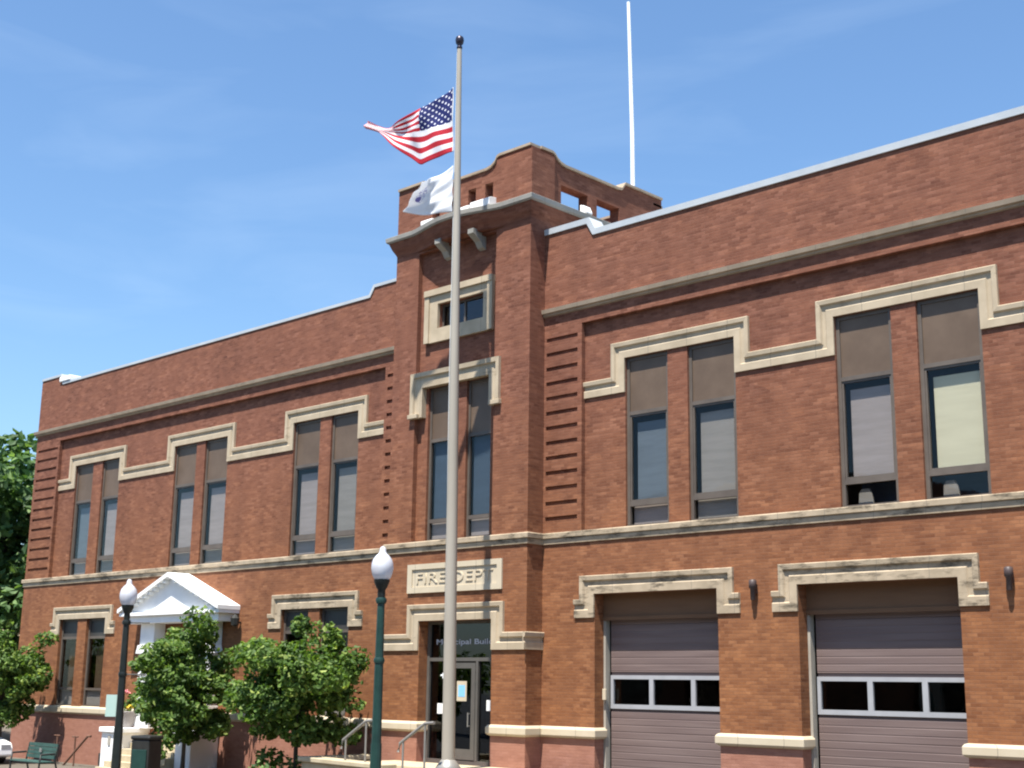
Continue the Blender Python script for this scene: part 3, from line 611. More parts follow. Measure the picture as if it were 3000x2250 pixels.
# inscription plaque
y = TY
b = MB(); b.wall(-27.30, -23.78, 4.64, 5.40, y - 0.045, [(-27.12, -23.95, 4.79, 5.26, 0.035, True)], 0)
b.add([(-27.3, y - .045, 4.64), (-27.3, y, 4.64), (-27.3, y, 5.4), (-27.3, y - .045, 5.4)], [(0, 1, 2, 3)]); b.add([(-23.78, y - .045, 4.64), (-23.78, y, 4.64), (-23.78, y, 5.4), (-23.78, y - .045, 5.4)], [(0, 1, 2, 3)])
b.add([(-27.3, y - .045, 5.4), (-23.78, y - .045, 5.4), (-23.78, y, 5.4), (-27.3, y, 5.4)], [(0, 1, 2, 3)]); b.add([(-27.3, y - .045, 4.64), (-23.78, y - .045, 4.64), (-23.78, y, 4.64), (-27.3, y, 4.64)], [(0, 1, 2, 3)])
pq = b.build('inscription_plaque', M_stonelight, B)
text_mesh('lettering', 'FIRE DEPT', 0.40, 0.022, M_stonelight, pq, (-26.95, y - 0.021, 4.885), 2.85, offs=-0.002)
# entrance hood and door
b = MB(); b.sweep([(TX0, 3.15), (-26.82, 3.15), (-26.82, 3.91), (-24.12, 3.91), (-24.12, 3.15), (TX1, 3.15)], sc_(1.05), pl_xy(TY)); b.build('hood_mould', M_stone, B)
b = MB(); b.sweep([(TY - 0.13, 3.15), (0.0, 3.15)], sc_(1.05), lambda p, v: (TX1 + v, p.x, p.y)); b.build('hood_mould', M_stone, B)
yd = TY + 0.30
M_alu = noisy('dark_bronze_door', (0.085, 0.08, 0.072), (0.11, 0.10, 0.09), 2, 0.45)
M_alu2 = M_alu
b = MB(); x0, x1 = -26.8, -24.13
b.box(x0, x0 + 0.09, yd, yd + 0.12, 0.30, 3.92); b.box(x1 - 0.09, x1, yd, yd + 0.12, 0.30, 3.92); b.box(x0 + 0.09, x1 - 0.09, yd + 0.003, yd + 0.12, 2.88, 2.97); b.box(x0 + 0.09, x1 - 0.09, yd + 0.003, yd + 0.12, 3.83, 3.92)
b.box(x0 + 0.09, x1 - 0.09, yd + 0.003, yd + 0.12, 0.30, 0.42)
for x in (-25.98, -24.93): b.box(x - 0.04, x + 0.04, yd - 0.003, yd + 0.12, 0.42, 2.88)
fr = b.build('door_frame', M_alu, B)
b = MB(); b.box(x0 + 0.08, -26.02, yd + 0.06, yd + 0.066, 0.42, 2.88); b.box(-24.9, x1 - 0.08, yd + 0.06, yd + 0.066, 0.42, 2.88); b.box(x0 + 0.08, x1 - 0.08, yd + 0.06, yd + 0.066, 2.96, 3.84); b.build('pane', M_glassdark, fr)
b = MB(); bars(b, -25.93, -24.98, 0.44, 2.84, yd - 0.012, 0.14, 0.05); b.box(-25.80, -25.12, yd - 0.01, yd + 0.03, 0.58, 0.70); dr = b.build('door', M_alu, B)
b = MB(); b.box(-25.8, -25.1, yd + 0.015, yd + 0.02, 0.6, 2.7); b.build('pane', M_glassdark, dr)
b = MB(); b.tube([(-25.17, yd - 0.06, 1.25), (-25.17, yd - 0.06, 1.6)], 0.018, 8); b.box(-25.19, -25.15, yd - 0.06, yd, 1.26, 1.29); b.box(-25.19, -25.15, yd - 0.06, yd, 1.56, 1.59); b.build('handle', M_steel, dr)
b = MB(); b.box(-25.66, -25.30, yd + 0.008, yd + 0.012, 1.88, 2.38); nt_ = b.build('notice', M_stonelight, dr)
b = MB(); b.box(-25.60, -25.36, yd + 0.004, yd + 0.007, 1.99, 2.28); b.build('notice_picture', mat('light_blue_print', (0.22, 0.50, 0.78), 0.4)[0], dr)
text_mesh('lettering', 'Municipal Building', 0.19, 0.006, mat('grey_white_lettering', (0.50, 0.51, 0.56), 0.5)[0], fr, (-26.50, yd + 0.05, 3.31), 2.9 * 0.86, offs=0.002)
for x, z in ((-26.42, 1.55), (-24.62, 1.66)):
    b = MB(); b.box(x, x + 0.2, yd + 0.052, yd + 0.056, z, z + 0.26); b.build('notice', M_white, fr)
# landing and steps
b = MB(); b.box(-27.6, -20.9, -2.0, TY - 0.003, GZ, 0.34)
for i in range(4): b.box(-26.6, -23.4, -2.0 - 0.32 * (i + 1), -2.0 - 0.32 * i, GZ, 0.34 - 0.19 * (i + 1))
b.build('landing_steps', M_planter, B, 0.02)
# ---------------------------------------------------------------- portico of the left wing
b = MB(); pc = -38.7; hw = 2.95; za, ze = 5.72, 4.60
# gable roof slabs
def slab(b, s):
    x_e = pc + s * hw; th = 0.13
    P = [(pc, za), (x_e, ze), (x_e, ze - th), (pc, za - th)]
    b.prism(P, lambda p: (p[0], -0.84, p[1]), lambda p: (p[0], 0.0, p[1]))
slab(b, 1); slab(b, -1)
roof = b.build('portico_roof', M_white, B)
b = MB(); b.prism([(pc - hw + 0.10, 4.47), (pc + hw - 0.10, 4.47), (pc, 5.60)], lambda p: (p[0], -0.60, p[1]), lambda p: (p[0], 0.0, p[1])); b.build('pediment', M_white, B)
b = MB(); b.box(pc - hw + 0.05, pc + hw - 0.02, -0.78, 0.0, 4.36, 4.47); b.box(pc - hw + 0.25, pc + hw - 0.2, -0.66, 0.0, 4.12, 4.36); b.build('entablature', M_white, B, 0.01)
b = MB()
for s in (-1, 1):
    for i in range(9):
        t = 0.1 + i * 0.1; x = pc + s * hw * t; z = za - 0.13 - (za - ze) * t
        b.prism([(x - 0.06, z + 0.02 * 0), (x + 0.06, z), (x + 0.06, z - 0.10), (x - 0.06, z - 0.10)], lambda p: (p[0], -0.78, p[1]), lambda p: (p[0], -0.60, p[1]))
b.build('dentils', M_white, B)
for xc in (-40.35, -37.05):
    b = MB(); b.box(xc - 0.42, xc + 0.42, -0.42, 0.0, 3.42, 4.12)
    b.prism([(-0.52, 3.14), (-0.42, 3.42), (0.42, 3.42), (0.52, 3.14)], lambda p: (xc + p[0], -0.50, p[1]), lambda p: (xc + p[0], 0.0, p[1]))
    z = 0.75
    while z < 3.05:
        h = 0.42; b.box(xc - 0.42, xc + 0.42, -0.42, 0.0, z, z + h - 0.05); b.box(xc - 0.37, xc + 0.37, -0.37, 0.0, z + h - 0.05, z + h); z += h
    b.build('pilaster', M_white, B, 0.012)
b = MB(); bars(b, -39.7, -37.7, 0.4, 3.9, 0.14, 0.12, 0.12, ((2.9, 0.1),)); b.box(-38.75, -38.65, 0.14, 0.26, 0.5, 3.8); pf = b.build('side_door', M_white, B)
b = MB(); b.box(-39.6, -37.8, 0.2, 0.21, 0.5, 3.8); b.build('pane', M_glassdark, pf)
for x0, x1 in ((-41.75, -40.5), (-37.35, -36.5)):
    b = MB(); b.box(x0, x1, -1.0, -0.0, GZ, 0.60); b.box(x0 - 0.07, x1 + 0.07, -1.08, 0.0, 0.60, 0.76)
    b.build('stair_cheek', M_white, B, 0.02)
b = MB(); b.box(-41.3, -41.16, -1.03, -1.0, 0.2, 0.5); b.build('cheek_ornament', M_greytrim, B)
b = MB()
for i in range(5): b.box(-40.45, -37.4, -1.9 + 0.3 * i, -0.005, GZ + 0.18 * i, GZ + 0.18 * (i + 1))
b.build('side_steps', M_planter, B, 0.01)
b = MB(); b.lathe(-35.67, -0.22, [(0.03, 3.95), (0.12, 4.0), (0.14, 4.2), (0.05, 4.32)], 8, False); b.box(-35.7, -35.64, -0.2, 0, 4.05, 4.1); b.build('porch_lantern', M_black, B)
# basement window and handrail by the wall
b = MB(); b.box(-43.55, -42.55, -0.03, 0.02, GZ + 0.02, -0.18); b.build('basement_grille', M_darkspan, B)

# ---------------------------------------------------------------- flagpole and flags
PY = -2.37
def px_at(z): return -23.71 + (-0.2) * (z - 0.59) / 18.24
P = empty('flagpole', (-23.71, PY, 0.34), 'very tall tapered grey metal flagpole standing in front of the tower entrance', 'flagpole')
b = MB(); zs = [0.34, 3, 6, 9, 12, 15, 18.2, 18.62]; rs = [0.155, 0.150, 0.138, 0.122, 0.104, 0.086, 0.066, 0.063]
b.tube([(px_at(z), PY, z) for z in zs], rs, 20); b.build('pole', M_pole, P)
b = MB(); x = px_at(18.7); b.lathe(x, PY, [(0.05, 18.60), (0.075, 18.64), (0.075, 18.68), (0.05, 18.72), (0.10, 18.78), (0.115, 18.87), (0.10, 18.95), (0.05, 18.99)], 16); b.build('finial', M_finial, P)
b = MB(); b.lathe(px_at(0.5), PY, [(0.30, 0.34), (0.30, 0.40), (0.24, 0.48), (0.18, 0.56), (0.158, 0.58)], 20); b.build('base_collar', M_steel, P)
b = MB(); b.box(px_at(2.5) - 0.19, px_at(2.5) - 0.14, PY - 0.05, PY + 0.05, 2.43, 2.56); b.tube([(px_at(2.5) - 0.22, PY - 0.07, 2.5), (px_at(2.5) - 0.22, PY + 0.07, 2.5)], 0.02, 8); b.build('cleat', M_antenna, P)
b = MB(); b.tube([(px_at(2.5) - 0.19, PY, 2.5), (px_at(10) - 0.16, PY - 0.02, 10.0), (px_at(18.5) - 0.09, PY, 18.55)], 0.006, 6); b.build('halyard', M_antenna, P)
def catmull(pts, t):
    n = len(pts) - 1; s = max(0.0, min(n - 1e-6, t * n)); i = int(s); f = s - i
    p = [pts[max(0, min(n, i + k))] for k in (-1, 0, 1, 2)]
    return tuple(0.5 * ((2 * p[1][k]) + (-p[0][k] + p[2][k]) * f + (2 * p[0][k] - 5 * p[1][k] + 4 * p[2][k] - p[3][k]) * f * f + (-p[0][k] + 3 * p[1][k] - 3 * p[2][k] + p[3][k]) * f ** 3) for k in range(2))
def flag(name, rows, us, vs_, nu, nv, wave, material, parent, away=0.75):
    """rows: v-rows of (x,z) along u given at parameters us"""
    def along(row, u):
        for i in range(len(us) - 1):
            if us[i] <= u <= us[i + 1] + 1e-9:
                return catmull(row, (i + (u - us[i]) / (us[i + 1] - us[i])) / (len(row) - 1))
    me = bpy.data.meshes.new(name); V = []; UV = []
    for j in range(nv + 1):
        v = j / nv
        for i in range(nu + 1):
            u = i / nu
            pts = [along(r, u) for r in rows]
            for k in range(len(vs_) - 1):
                if vs_[k] <= v <= vs_[k + 1] + 1e-9:
                    f = (v - vs_[k]) / (vs_[k + 1] - vs_[k]); x = pts[k][0] * (1 - f) + pts[k + 1][0] * f; z = pts[k][1] * (1 - f) + pts[k + 1][1] * f; break
            yy = wave(u, v)
            V.append((x, PY - 0.08 - away * u * u + yy, z)); UV.append((u, v))
    F = [(j * (nu + 1) + i, j * (nu + 1) + i + 1, (j + 1) * (nu + 1) + i + 1, (j + 1) * (nu + 1) + i) for j in range(nv) for i in range(nu)]
    me.from_pydata(V, [], F); uvl = me.uv_layers.new(name='UVMap')
    for l in me.loops: uvl.data[l.index].uv = UV[l.vertex_index]
    for p in me.polygons: p.use_smooth = True
    me.materials.append(material); o = bpy.data.objects.new(name, me); C.objects.link(o)
    md = o.modifiers.new('cloth_thickness', 'SOLIDIFY'); md.thickness = 0.004
    return o
def cloth_shader(M, t, b, col):
    b.inputs['Roughness'].default_value = 0.8
    tl = N(t, 'ShaderNodeBsdfTranslucent'); mx = N(t, 'ShaderNodeMixShader'); mx.inputs[0].default_value = 0.42
    t.links.new(col, b.inputs['Base Color']); t.links.new(col, tl.inputs['Color'])
    o = [n for n in t.nodes if n.type == 'OUTPUT_MATERIAL'][0]
    t.links.new(b.outputs[0], mx.inputs[1]); t.links.new(tl.outputs[0], mx.inputs[2]); t.links.new(mx.outputs[0], o.inputs[0])
def mth(t, op, a, b=None, c=None):
    n = t.nodes.new('ShaderNodeMath'); n.operation = op
    for i, v in enumerate((a, b, c)):
        if v is None: continue
        if isinstance(v, (int, float)): n.inputs[i].default_value = v
        else: t.links.new(v, n.inputs[i])
    return n.outputs[0]
M_us, t, b_ = mat('striped_flag_cloth', (1, 1, 1), 0.8)
uv = N(t, 'ShaderNodeUVMap'); sx = N(t, 'ShaderNodeSeparateXYZ'); t.links.new(uv.outputs[0], sx.inputs[0]); U, V_ = sx.outputs[0], sx.outputs[1]
st = mth(t, 'MODULO', mth(t, 'FLOOR', mth(t, 'MULTIPLY', V_, 13.0)), 2.0)
stripes = mixc(t, st, (0.60, 0.022, 0.045), (0.90, 0.88, 0.90))
inc = mth(t, 'MULTIPLY', mth(t, 'LESS_THAN', U, 0.4), mth(t, 'LESS_THAN', V_, 7 / 13))
cu1 = mth(t, 'MULTIPLY', U, 11 / 0.4 * 0.5); cv1 = mth(t, 'MULTIPLY', V_, 9 / (7 / 13) * 0.5)
def stars(off):
    fu = mth(t, 'SUBTRACT', mth(t, 'FRACT', mth(t, 'ADD', cu1, off + 0.0)), 0.5); fv = mth(t, 'SUBTRACT', mth(t, 'FRACT', mth(t, 'ADD', cv1, off)), 0.5)
    d = mth(t, 'ADD', mth(t, 'POWER', mth(t, 'ABSOLUTE', fu), 1.2), mth(t, 'POWER', mth(t, 'ABSOLUTE', mth(t, 'MULTIPLY', fv, 1.0)), 1.2))
    return mth(t, 'LESS_THAN', d, 0.12)
star = mth(t, 'MAXIMUM', stars(0.0), stars(0.5))
canton = mixc(t, star, (0.012, 0.022, 0.16), (0.85, 0.85, 0.9))
col = mixc(t, inc, stripes, canton)
hoist = mth(t, 'LESS_THAN', U, 0.018); col = mixc(t, hoist, col, (0.85, 0.85, 0.85)); cloth_shader(M_us, t, b_, col)
r0 = [(-24.03, 17.56), (-24.607, 17.4), (-25.106, 17.24), (-25.422, 17.119), (-25.852, 16.947), (-26.205, 16.901), (-26.556, 17.101)]
r1 = [(-24.0, 16.6), (-24.577, 16.591), (-25.126, 16.594), (-25.402, 16.605), (-25.891, 16.711), (-26.195, 16.793), (-26.585, 16.965)]
r2 = [(-23.97, 15.74), (-24.517, 15.712), (-25.086, 15.659), (-25.471, 15.941), (-25.871, 16.288), (-26.185, 16.676), (-26.595, 16.878)]
f1 = flag('national_flag', [r0, r1, r2], [0, .2, .4, .55, .7, .85, 1], [0, 7 / 13, 1], 80, 52,
          lambda u, v: 0.10 * u ** 0.6 * math.sin(8.5 * u + 3.4 * v + 0.5) + 0.045 * u ** 0.5 * math.sin(17 * u - 7 * v) + 0.015 * math.sin(25 * u + 9 * v), M_us, None)
tag(f1, 'United States flag with red and white stripes, the upper of the two flags', 'flag', 'flags flying from the flagpole')
M_wf, t, b_ = mat('white_flag_cloth', (1, 1, 1), 0.8)
uv = N(t, 'ShaderNodeUVMap'); sx = N(t, 'ShaderNodeSeparateXYZ'); t.links.new(uv.outputs[0], sx.inputs[0]); U, V_ = sx.outputs[0], sx.outputs[1]
def ell(cu_, cv_, ru, rv): return mth(t, 'LESS_THAN', mth(t, 'ADD', mth(t, 'POWER', mth(t, 'DIVIDE', mth(t, 'SUBTRACT', U, cu_), ru), 2.0), mth(t, 'POWER', mth(t, 'DIVIDE', mth(t, 'SUBTRACT', V_, cv_), rv), 2.0)), 1.0)
nz_ = N(t, 'ShaderNodeTexNoise', Scale=22.0, Detail=3); t.links.new(uv.outputs[0], nz_.inputs['Vector'])
c = mixc(t, mth(t, 'MULTIPLY', ell(0.80, 0.42, 0.10, 0.26), mth(t, 'GREATER_THAN', nz_.outputs['Fac'], 0.5)), (0.90, 0.91, 0.93), (0.52, 0.52, 0.68))
c = mixc(t, ell(0.82, 0.56, 0.055, 0.085), c, (0.25, 0.23, 0.50)); cloth_shader(M_wf, t, b_, c)
w0 = [(-23.96, 15.36), (-24.38, 15.198), (-24.575, 15.083), (-24.592, 14.924)]; w1 = [(-23.96, 14.1), (-24.48, 14.161), (-24.912, 14.182), (-25.228, 14.239)]
f2 = flag('state_flag', [w0, w1], [0, 1 / 3, 2 / 3, 1], [0, 1], 48, 36, lambda u, v: 0.05 * u ** 0.6 * math.sin(9 * u + 3 * v) + 0.03 * u ** 0.5 * math.sin(11 * v + 5 * u + 1) + 0.012 * math.sin(21 * v - 9 * u), M_wf, None, 0.5)
tag(f2, 'white state flag with small blue emblem, the lower of two flags on the pole', 'flag', 'flags flying from the flagpole')

# antenna on the tower
A = empty('antenna_mast', (-23.22, 4.0, 14.7), 'tall thin white antenna mast rising from the tower roof', 'antenna')
b = MB(); b.tube([(-23.20, 4.0, 14.7), (-23.22, 4.0, 18.0), (-23.34, 4.0, 22.3)], [0.068, 0.062, 0.05], 14); b.build('mast', M_antenna, A)
b = MB(); b.lathe(-23.2, 4.0, [(0.14, 14.7), (0.14, 14.75), (0.085, 14.9), (0.085, 15.6)], 12); b.build('mount', M_steel, A)

# ---------------------------------------------------------------- street lamps
def street_lamp(x, y, label, material, arm_dir=(0.7, 0.7), arms=(3.70, 2.68), top=4.64, arm=True):
    o = empty('street_lamp', (x, y, GZ), label, 'street lamp', 'acorn-globe street lamps')
    dz = top - 4.64
    b = MB(); b.lathe(x, y, [(0.24, GZ), (0.24, GZ + 0.12), (0.20, GZ + 0.2), (0.20, GZ + 0.55), (0.14, GZ + 0.72), (0.15, GZ + 0.80), (0.105, GZ + 0.95), (0.095, 1.3)], 12, False); b.build('base', material, o)
    b = MB(); b.lathe(x, y, [(0.085, 0.9), (0.085, 1.35), (0.078, 2.5), (0.062, 3.85 + dz)], 12, False); b.build('pole', material, o)
    for z in arms: b = MB(); b.lathe(x, y, [(0.085, z - 0.05 + dz), (0.1, z + dz), (0.085, z + 0.05 + dz)], 12); b.build('collar', material, o)
    for z in (arms if arm else ()):
        b = MB(); b.tube([(x, y, z + dz), (x + 0.52 * arm_dir[0], y + 0.52 * arm_dir[1], z + dz)], 0.013, 8); b.build('banner_arm', material, o)
    b = MB(); b.lathe(x, y, [(0.062, 3.74 + dz), (0.07, 3.80 + dz), (0.065, 3.88 + dz), (0.10, 3.93 + dz), (0.135, 4.02 + dz), (0.14, 4.06 + dz)], 16); b.build('globe_cup', M_lampblack, o)
    b = MB(); b.lathe(x, y, [(0.118, 4.06 + dz), (0.15, 4.09 + dz), (0.178, 4.16 + dz), (0.195, 4.25 + dz), (0.192, 4.32 + dz), (0.168, 4.41 + dz), (0.115, 4.48 + dz), (0.078, 4.51 + dz), (0.062, 4.54 + dz), (0.056, 4.59 + dz), (0.04, 4.625 + dz), (0.012, 4.64 + dz)], 24)
    g_ = b.build('globe', M_globe, o)
    b = MB(); b.lathe(x, y, [(0.05, 4.07 + dz), (0.05, 4.14 + dz), (0.075, 4.22 + dz), (0.07, 4.32 + dz), (0.03, 4.38 + dz)], 12); b.build('bulb', M_white, g_)
    return o
street_lamp(-18.1, -9.42, 'dark green street lamp with white acorn globe in front of the tower', M_lampgreen, arm=False)
street_lamp(-27.4, -8.85, 'black street lamp with white acorn globe and a pale green sign, beside the white portico', M_lampblack, top=4.5, arms=(3.68, 2.55))
S = empty('pole_sign', (-27.5, -8.98, 1.5), 'small blank pale green sign fixed to the left street lamp pole', 'sign')
cd = Vector((0.72, 0.694, 0)); cn = Vector((0.694, -0.72, 0)); O = Vector((-27.60, -8.86, 0)) + cn * 0.13
b = MB(); vs = []
for dn in (0, -0.008):
    for a, z in ((-0.17, 1.50), (0.17, 1.50), (0.17, 1.97), (-0.17, 1.97)):
        q = O + cd * a + cn * dn; vs.append((q.x, q.y, z))
b.add(vs, [(0, 1, 2, 3), (7, 6, 5, 4), (0, 4, 5, 1), (1, 5, 6, 2), (2, 6, 7, 3), (3, 7, 4, 0)]); b.build('sign_plate', M_sign, S)
b = MB()
for z in (1.62, 1.86): b.tube([tuple(O + Vector((0, 0, z)) - cn * 0.004), tuple(O - cn * 0.12 + Vector((0, 0, z)))], 0.015, 8)
b.build('clamp', M_steel, S)

# ---------------------------------------------------------------- trees
def leafy(name, clusters, nleaf, size, material, parent, rnd, upw=0.5):
    V = []; F = []
    for (cx, cy, cz, r, rz) in clusters:
        for _ in range(nleaf):
            while True:
                p = Vector((rnd.uniform(-1, 1), rnd.uniform(-1, 1), rnd.uniform(-1, 1)))
                if p.length < 1 and rnd.random() < 0.25 + p.length ** 2: break
            pos = Vector((cx + p.x * r, cy + p.y * r, cz + p.z * rz))
            nrm = (p.normalized() * 0.6 + Vector((rnd.gauss(0, .5), rnd.gauss(0, .5), rnd.gauss(0, .5) + upw))).normalized()
            a = nrm.cross(Vector((rnd.gauss(0, 1), rnd.gauss(0, 1), rnd.gauss(0, 1)))).normalized(); c = nrm.cross(a)
            s = size * rnd.uniform(0.55, 1.25); o = len(V); dr = nrm * (-0.22 * s)
            V += [pos - a * s * .5, pos - a * s * .1 + c * s * .42 + dr, pos + a * s * .35 + c * s * .28 + dr, pos + a * s * .62, pos + a * s * .35 - c * s * .28 + dr, pos - a * s * .1 - c * s * .42 + dr]
            F += [(o, o + 1, o + 2, o + 3), (o, o + 3, o + 4, o + 5)]
    b = MB(); b.v = [tuple(v) for v in V]; b.f = F
    return b.build(name, material, parent)
def tree(name, x, y, z0, cz, rx, rz, label, seed, ncl=46, nleaf=75, leaf=0.17, clr=0.52, material=None, trunk_r=0.07, group='trees', forks=6, low=1.0):
    rnd = random.Random(seed); o = empty(name, (x, y, z0), label, 'tree', group)
    cl = []
    for i in range(ncl):
        while True:
            p = Vector((rnd.uniform(-1, 1), rnd.uniform(-1, 1), rnd.uniform(-1, 1)))
            if 0.25 < p.length < 1: break
        p = p * (0.55 + 0.45 * rnd.random()) * (1.22 if rnd.random() < 0.16 else 0.96) * (1 + 0.16 * math.sin(3 * math.atan2(p.y, p.x) + seed)); zz = p.z * (low if p.z < 0 else 1)
        taper = 1.0 - 0.25 * max(0, p.z)
        cl.append((x + p.x * rx * taper, y + p.y * rx * taper, cz + zz * rz, clr * rx * rnd.uniform(0.45, 0.95) / 1.5, clr * rx * rnd.uniform(0.35, 0.7) / 1.5))
    b = MB(); h = cz - 0.35 * rz
    pts = [(x, y, z0 - 0.05), (x + 0.03, y, z0 + 0.4 * (h - z0)), (x - 0.03, y + 0.03, h), (x, y, cz + 0.35 * rz)]
    b.tube(pts, [trunk_r * 1.35, trunk_r, trunk_r * 0.8, trunk_r * 0.25], 10)
    for i in range(min(len(cl), forks * 3)):
        c = cl[i]; s = Vector((x, y, h + (cz - h) * rnd.uniform(-0.3, 0.9))); e = Vector(c[:3]); mdp = (s + e) / 2 + Vector((0, 0, 0.12 * rx))
        b.tube([s, mdp, e], [trunk_r * 0.42, trunk_r * 0.28, trunk_r * 0.08], 6)
    b.build('trunk', M_bark, o)
    leafy('crown', cl, nleaf, leaf, material or M_leaf, o, rnd)
    return o
G1 = 'young street trees along the facade'
tree('young_tree', -35.35, -2.0, GZ, 2.15, 1.9, 2.40, 'young green tree in front of the white portico, left of the other young tree', 11, 105, 105, 0.155, 0.44, group=G1, trunk_r=0.06)
tree('young_tree', -29.75, -2.2, GZ, 2.15, 2.2, 1.95, 'young green tree between the white portico and the green street lamp', 29, 100, 105, 0.155, 0.44, group=G1, trunk_r=0.06)
tree('young_tree', -46.95, -2.0, GZ, 2.25, 1.9, 1.9, 'young tree at the left edge in front of the building corner beside the bench', 35, 90, 100, 0.155, 0.44, material=M_leaf, group=G1)
G2 = 'large trees beyond the left end of the building'
tree('large_tree', -65.0, 6.0, GZ, 8.2, 5.6, 6.2, 'tall dark green tree beyond the left corner, nearest the building', 41, 110, 110, 0.42, 0.50, M_leafdark, 0.3, G2, 7)
tree('large_tree', -74.0, 3.0, GZ, 7.0, 6.0, 6.0, 'broad dark green tree at the far left edge of the view', 57, 90, 110, 0.45, 0.5, M_leafdark, 0.32, G2, 7)
tree('large_tree', -60.0, 13.0, GZ, 8.5, 4.6, 5.6, 'dark green tree peeping out behind the left corner of the building', 63, 80, 100, 0.40, 0.5, M_leafdark, 0.26, G2, 7)
def shrub(x, y, z0, r, h, label, seed, nl=60):
    rnd = random.Random(seed); o = empty('shrub', (x, y, z0), label, 'shrub')
    cl = [(x + rnd.uniform(-r, r) * .6, y + rnd.uniform(-r, r) * .6, z0 + h * rnd.uniform(0.3, 0.75), r * 0.5, h * 0.35) for _ in range(12)]
    b = MB()
    for c in cl[:7]: b.tube([(x, y, z0), ((x + c[0]) / 2, (y + c[1]) / 2, z0 + h * 0.4), c[:3]], [0.02, 0.015, 0.006], 5)
    b.build('stems', M_bark, o); leafy('foliage', cl, nl, 0.12, M_leafdark, o, rnd); return o
shrub(-29.35, -2.9, GZ, 0.8, 0.98, 'low dark green shrub under the young tree beside the yellow stone wall', 71)

# ---------------------------------------------------------------- yellow stone wall beside the steps
b = MB()
b.prism([(-28.75, -2.75), (-24.9, -3.35), (-24.9, -3.05), (-28.45, -2.45), (-28.45, -0.62), (-28.75, -0.62)], lambda p: (p[0], p[1], GZ), lambda p: (p[0], p[1], 0.32))
W_ = empty('stone_planter', (-27.0, -2.6, GZ), 'low yellow limestone planter wall beside the entrance steps', 'planter wall')
b.build('wall', M_planter, W_, 0.02)
b = MB(); b.prism([(-28.82, -2.83), (-24.85, -3.43), (-24.85, -2.95), (-28.36, -2.36), (-28.36, -0.60), (-28.82, -0.60)], lambda p: (p[0], p[1], 0.322), lambda p: (p[0], p[1], 0.44))
b.build('coping', M_planter, W_, 0.02)
b = MB(); b.prism([(-28.44, -2.44), (-27.62, -2.33), (-27.62, -0.60), (-28.44, -0.60)], lambda p: (p[0], p[1], GZ), lambda p: (p[0], p[1], 0.25)); b.build('soil', noisy('soil', (0.05, 0.035, 0.025), (0.09, 0.065, 0.045), 6, 0.95), W_)
# handrails
def handrail(x, y, label, m=M_steel):
    o = empty('handrail', (x, y, GZ), label, 'handrail', 'handrails at the entrance steps')
    b = MB(); b.tube([(x - 0.92, y, 0.72), (x - 0.86, y, 0.92), (x, y, 1.40), (x + 0.3, y, 1.42)], 0.038, 10); b.build('rail', m, o)
    for dx, z in ((-0.75, 0.96), (0.0, 1.38)):
        b = MB(); b.tube([(x + dx, y, GZ), (x + dx, y, z)], 0.025, 8); b.build('post', m, o)
handrail(-25.95, -3.0, 'grey metal handrail between the young tree and the green street lamp')
handrail(-23.9, -2.95, 'grey metal handrail between the green street lamp and the flagpole')
# brown rail by the basement window
o = empty('railing', (-43.9, -0.85, GZ), 'dark brown railing with two posts in front of the pink wall base', 'railing')
for x, z in ((-44.95, 0.34), (-43.72, 0.40)):
    b = MB(); b.tube([(x, -0.85, GZ), (x, -0.85, z)], 0.03, 8); b.build('post', M_brownrail, o)
b = MB(); b.tube([(-44.4, -0.85, -0.6), (-42.9, -0.85, 0.42), (-42.7, -0.85, 0.42)], 0.04, 8); b.build('handrail', M_brownrail, o)
b = MB()
for x in (-44.95, -43.72): b.tube([(x - 0.22, -0.85, 0.37), (x + 0.18, -0.85, 0.37)], 0.025, 8)
b.build('crossbar', M_brownrail, o)
# bench
o = empty('park_bench', (-40.0, -4.0, GZ), 'dark green slatted bench near the left corner of the building', 'bench')
for i in range(4):
    b = MB(); z = -0.08 + 0.115 * i; b.add([(-40.9, -4.0 + 0.02 * i, z), (-39.15, -4.0 + 0.02 * i, z), (-39.15, -3.98 + 0.025 * i, z + 0.095), (-40.9, -3.98 + 0.025 * i, z + 0.095)], [(0, 1, 2, 3)])
    b.box(-40.9, -39.15, -4.0 + 0.02 * i, -3.97 + 0.02 * i, z, z + 0.1); b.build('back_slat', M_bench, o)
for i in range(4):
    b = MB(); b.box(-40.95, -39.1, -4.52 + 0.125 * i, -4.42 + 0.125 * i, -0.17, -0.14); b.build('seat_slat', M_bench, o)
for x in (-40.95, -39.15):
    b = MB(); b.tube([(x, -4.5, GZ), (x, -4.48, -0.16), (x, -4.45, 0.06), (x, -4.0, 0.08)], 0.03, 8); b.tube([(x, -3.85, GZ), (x, -3.98, -0.15), (x, -3.9, 0.36)], 0.03, 8); b.tube([(x, -4.5, -0.18), (x, -3.98, -0.18)], 0.025, 8); b.build('side_frame', M_black, o)
b = MB(); b.box(-40.09, -39.95, -4.03, -4.012, 0.10, 0.22); b.build('plaque', M_steel, o)
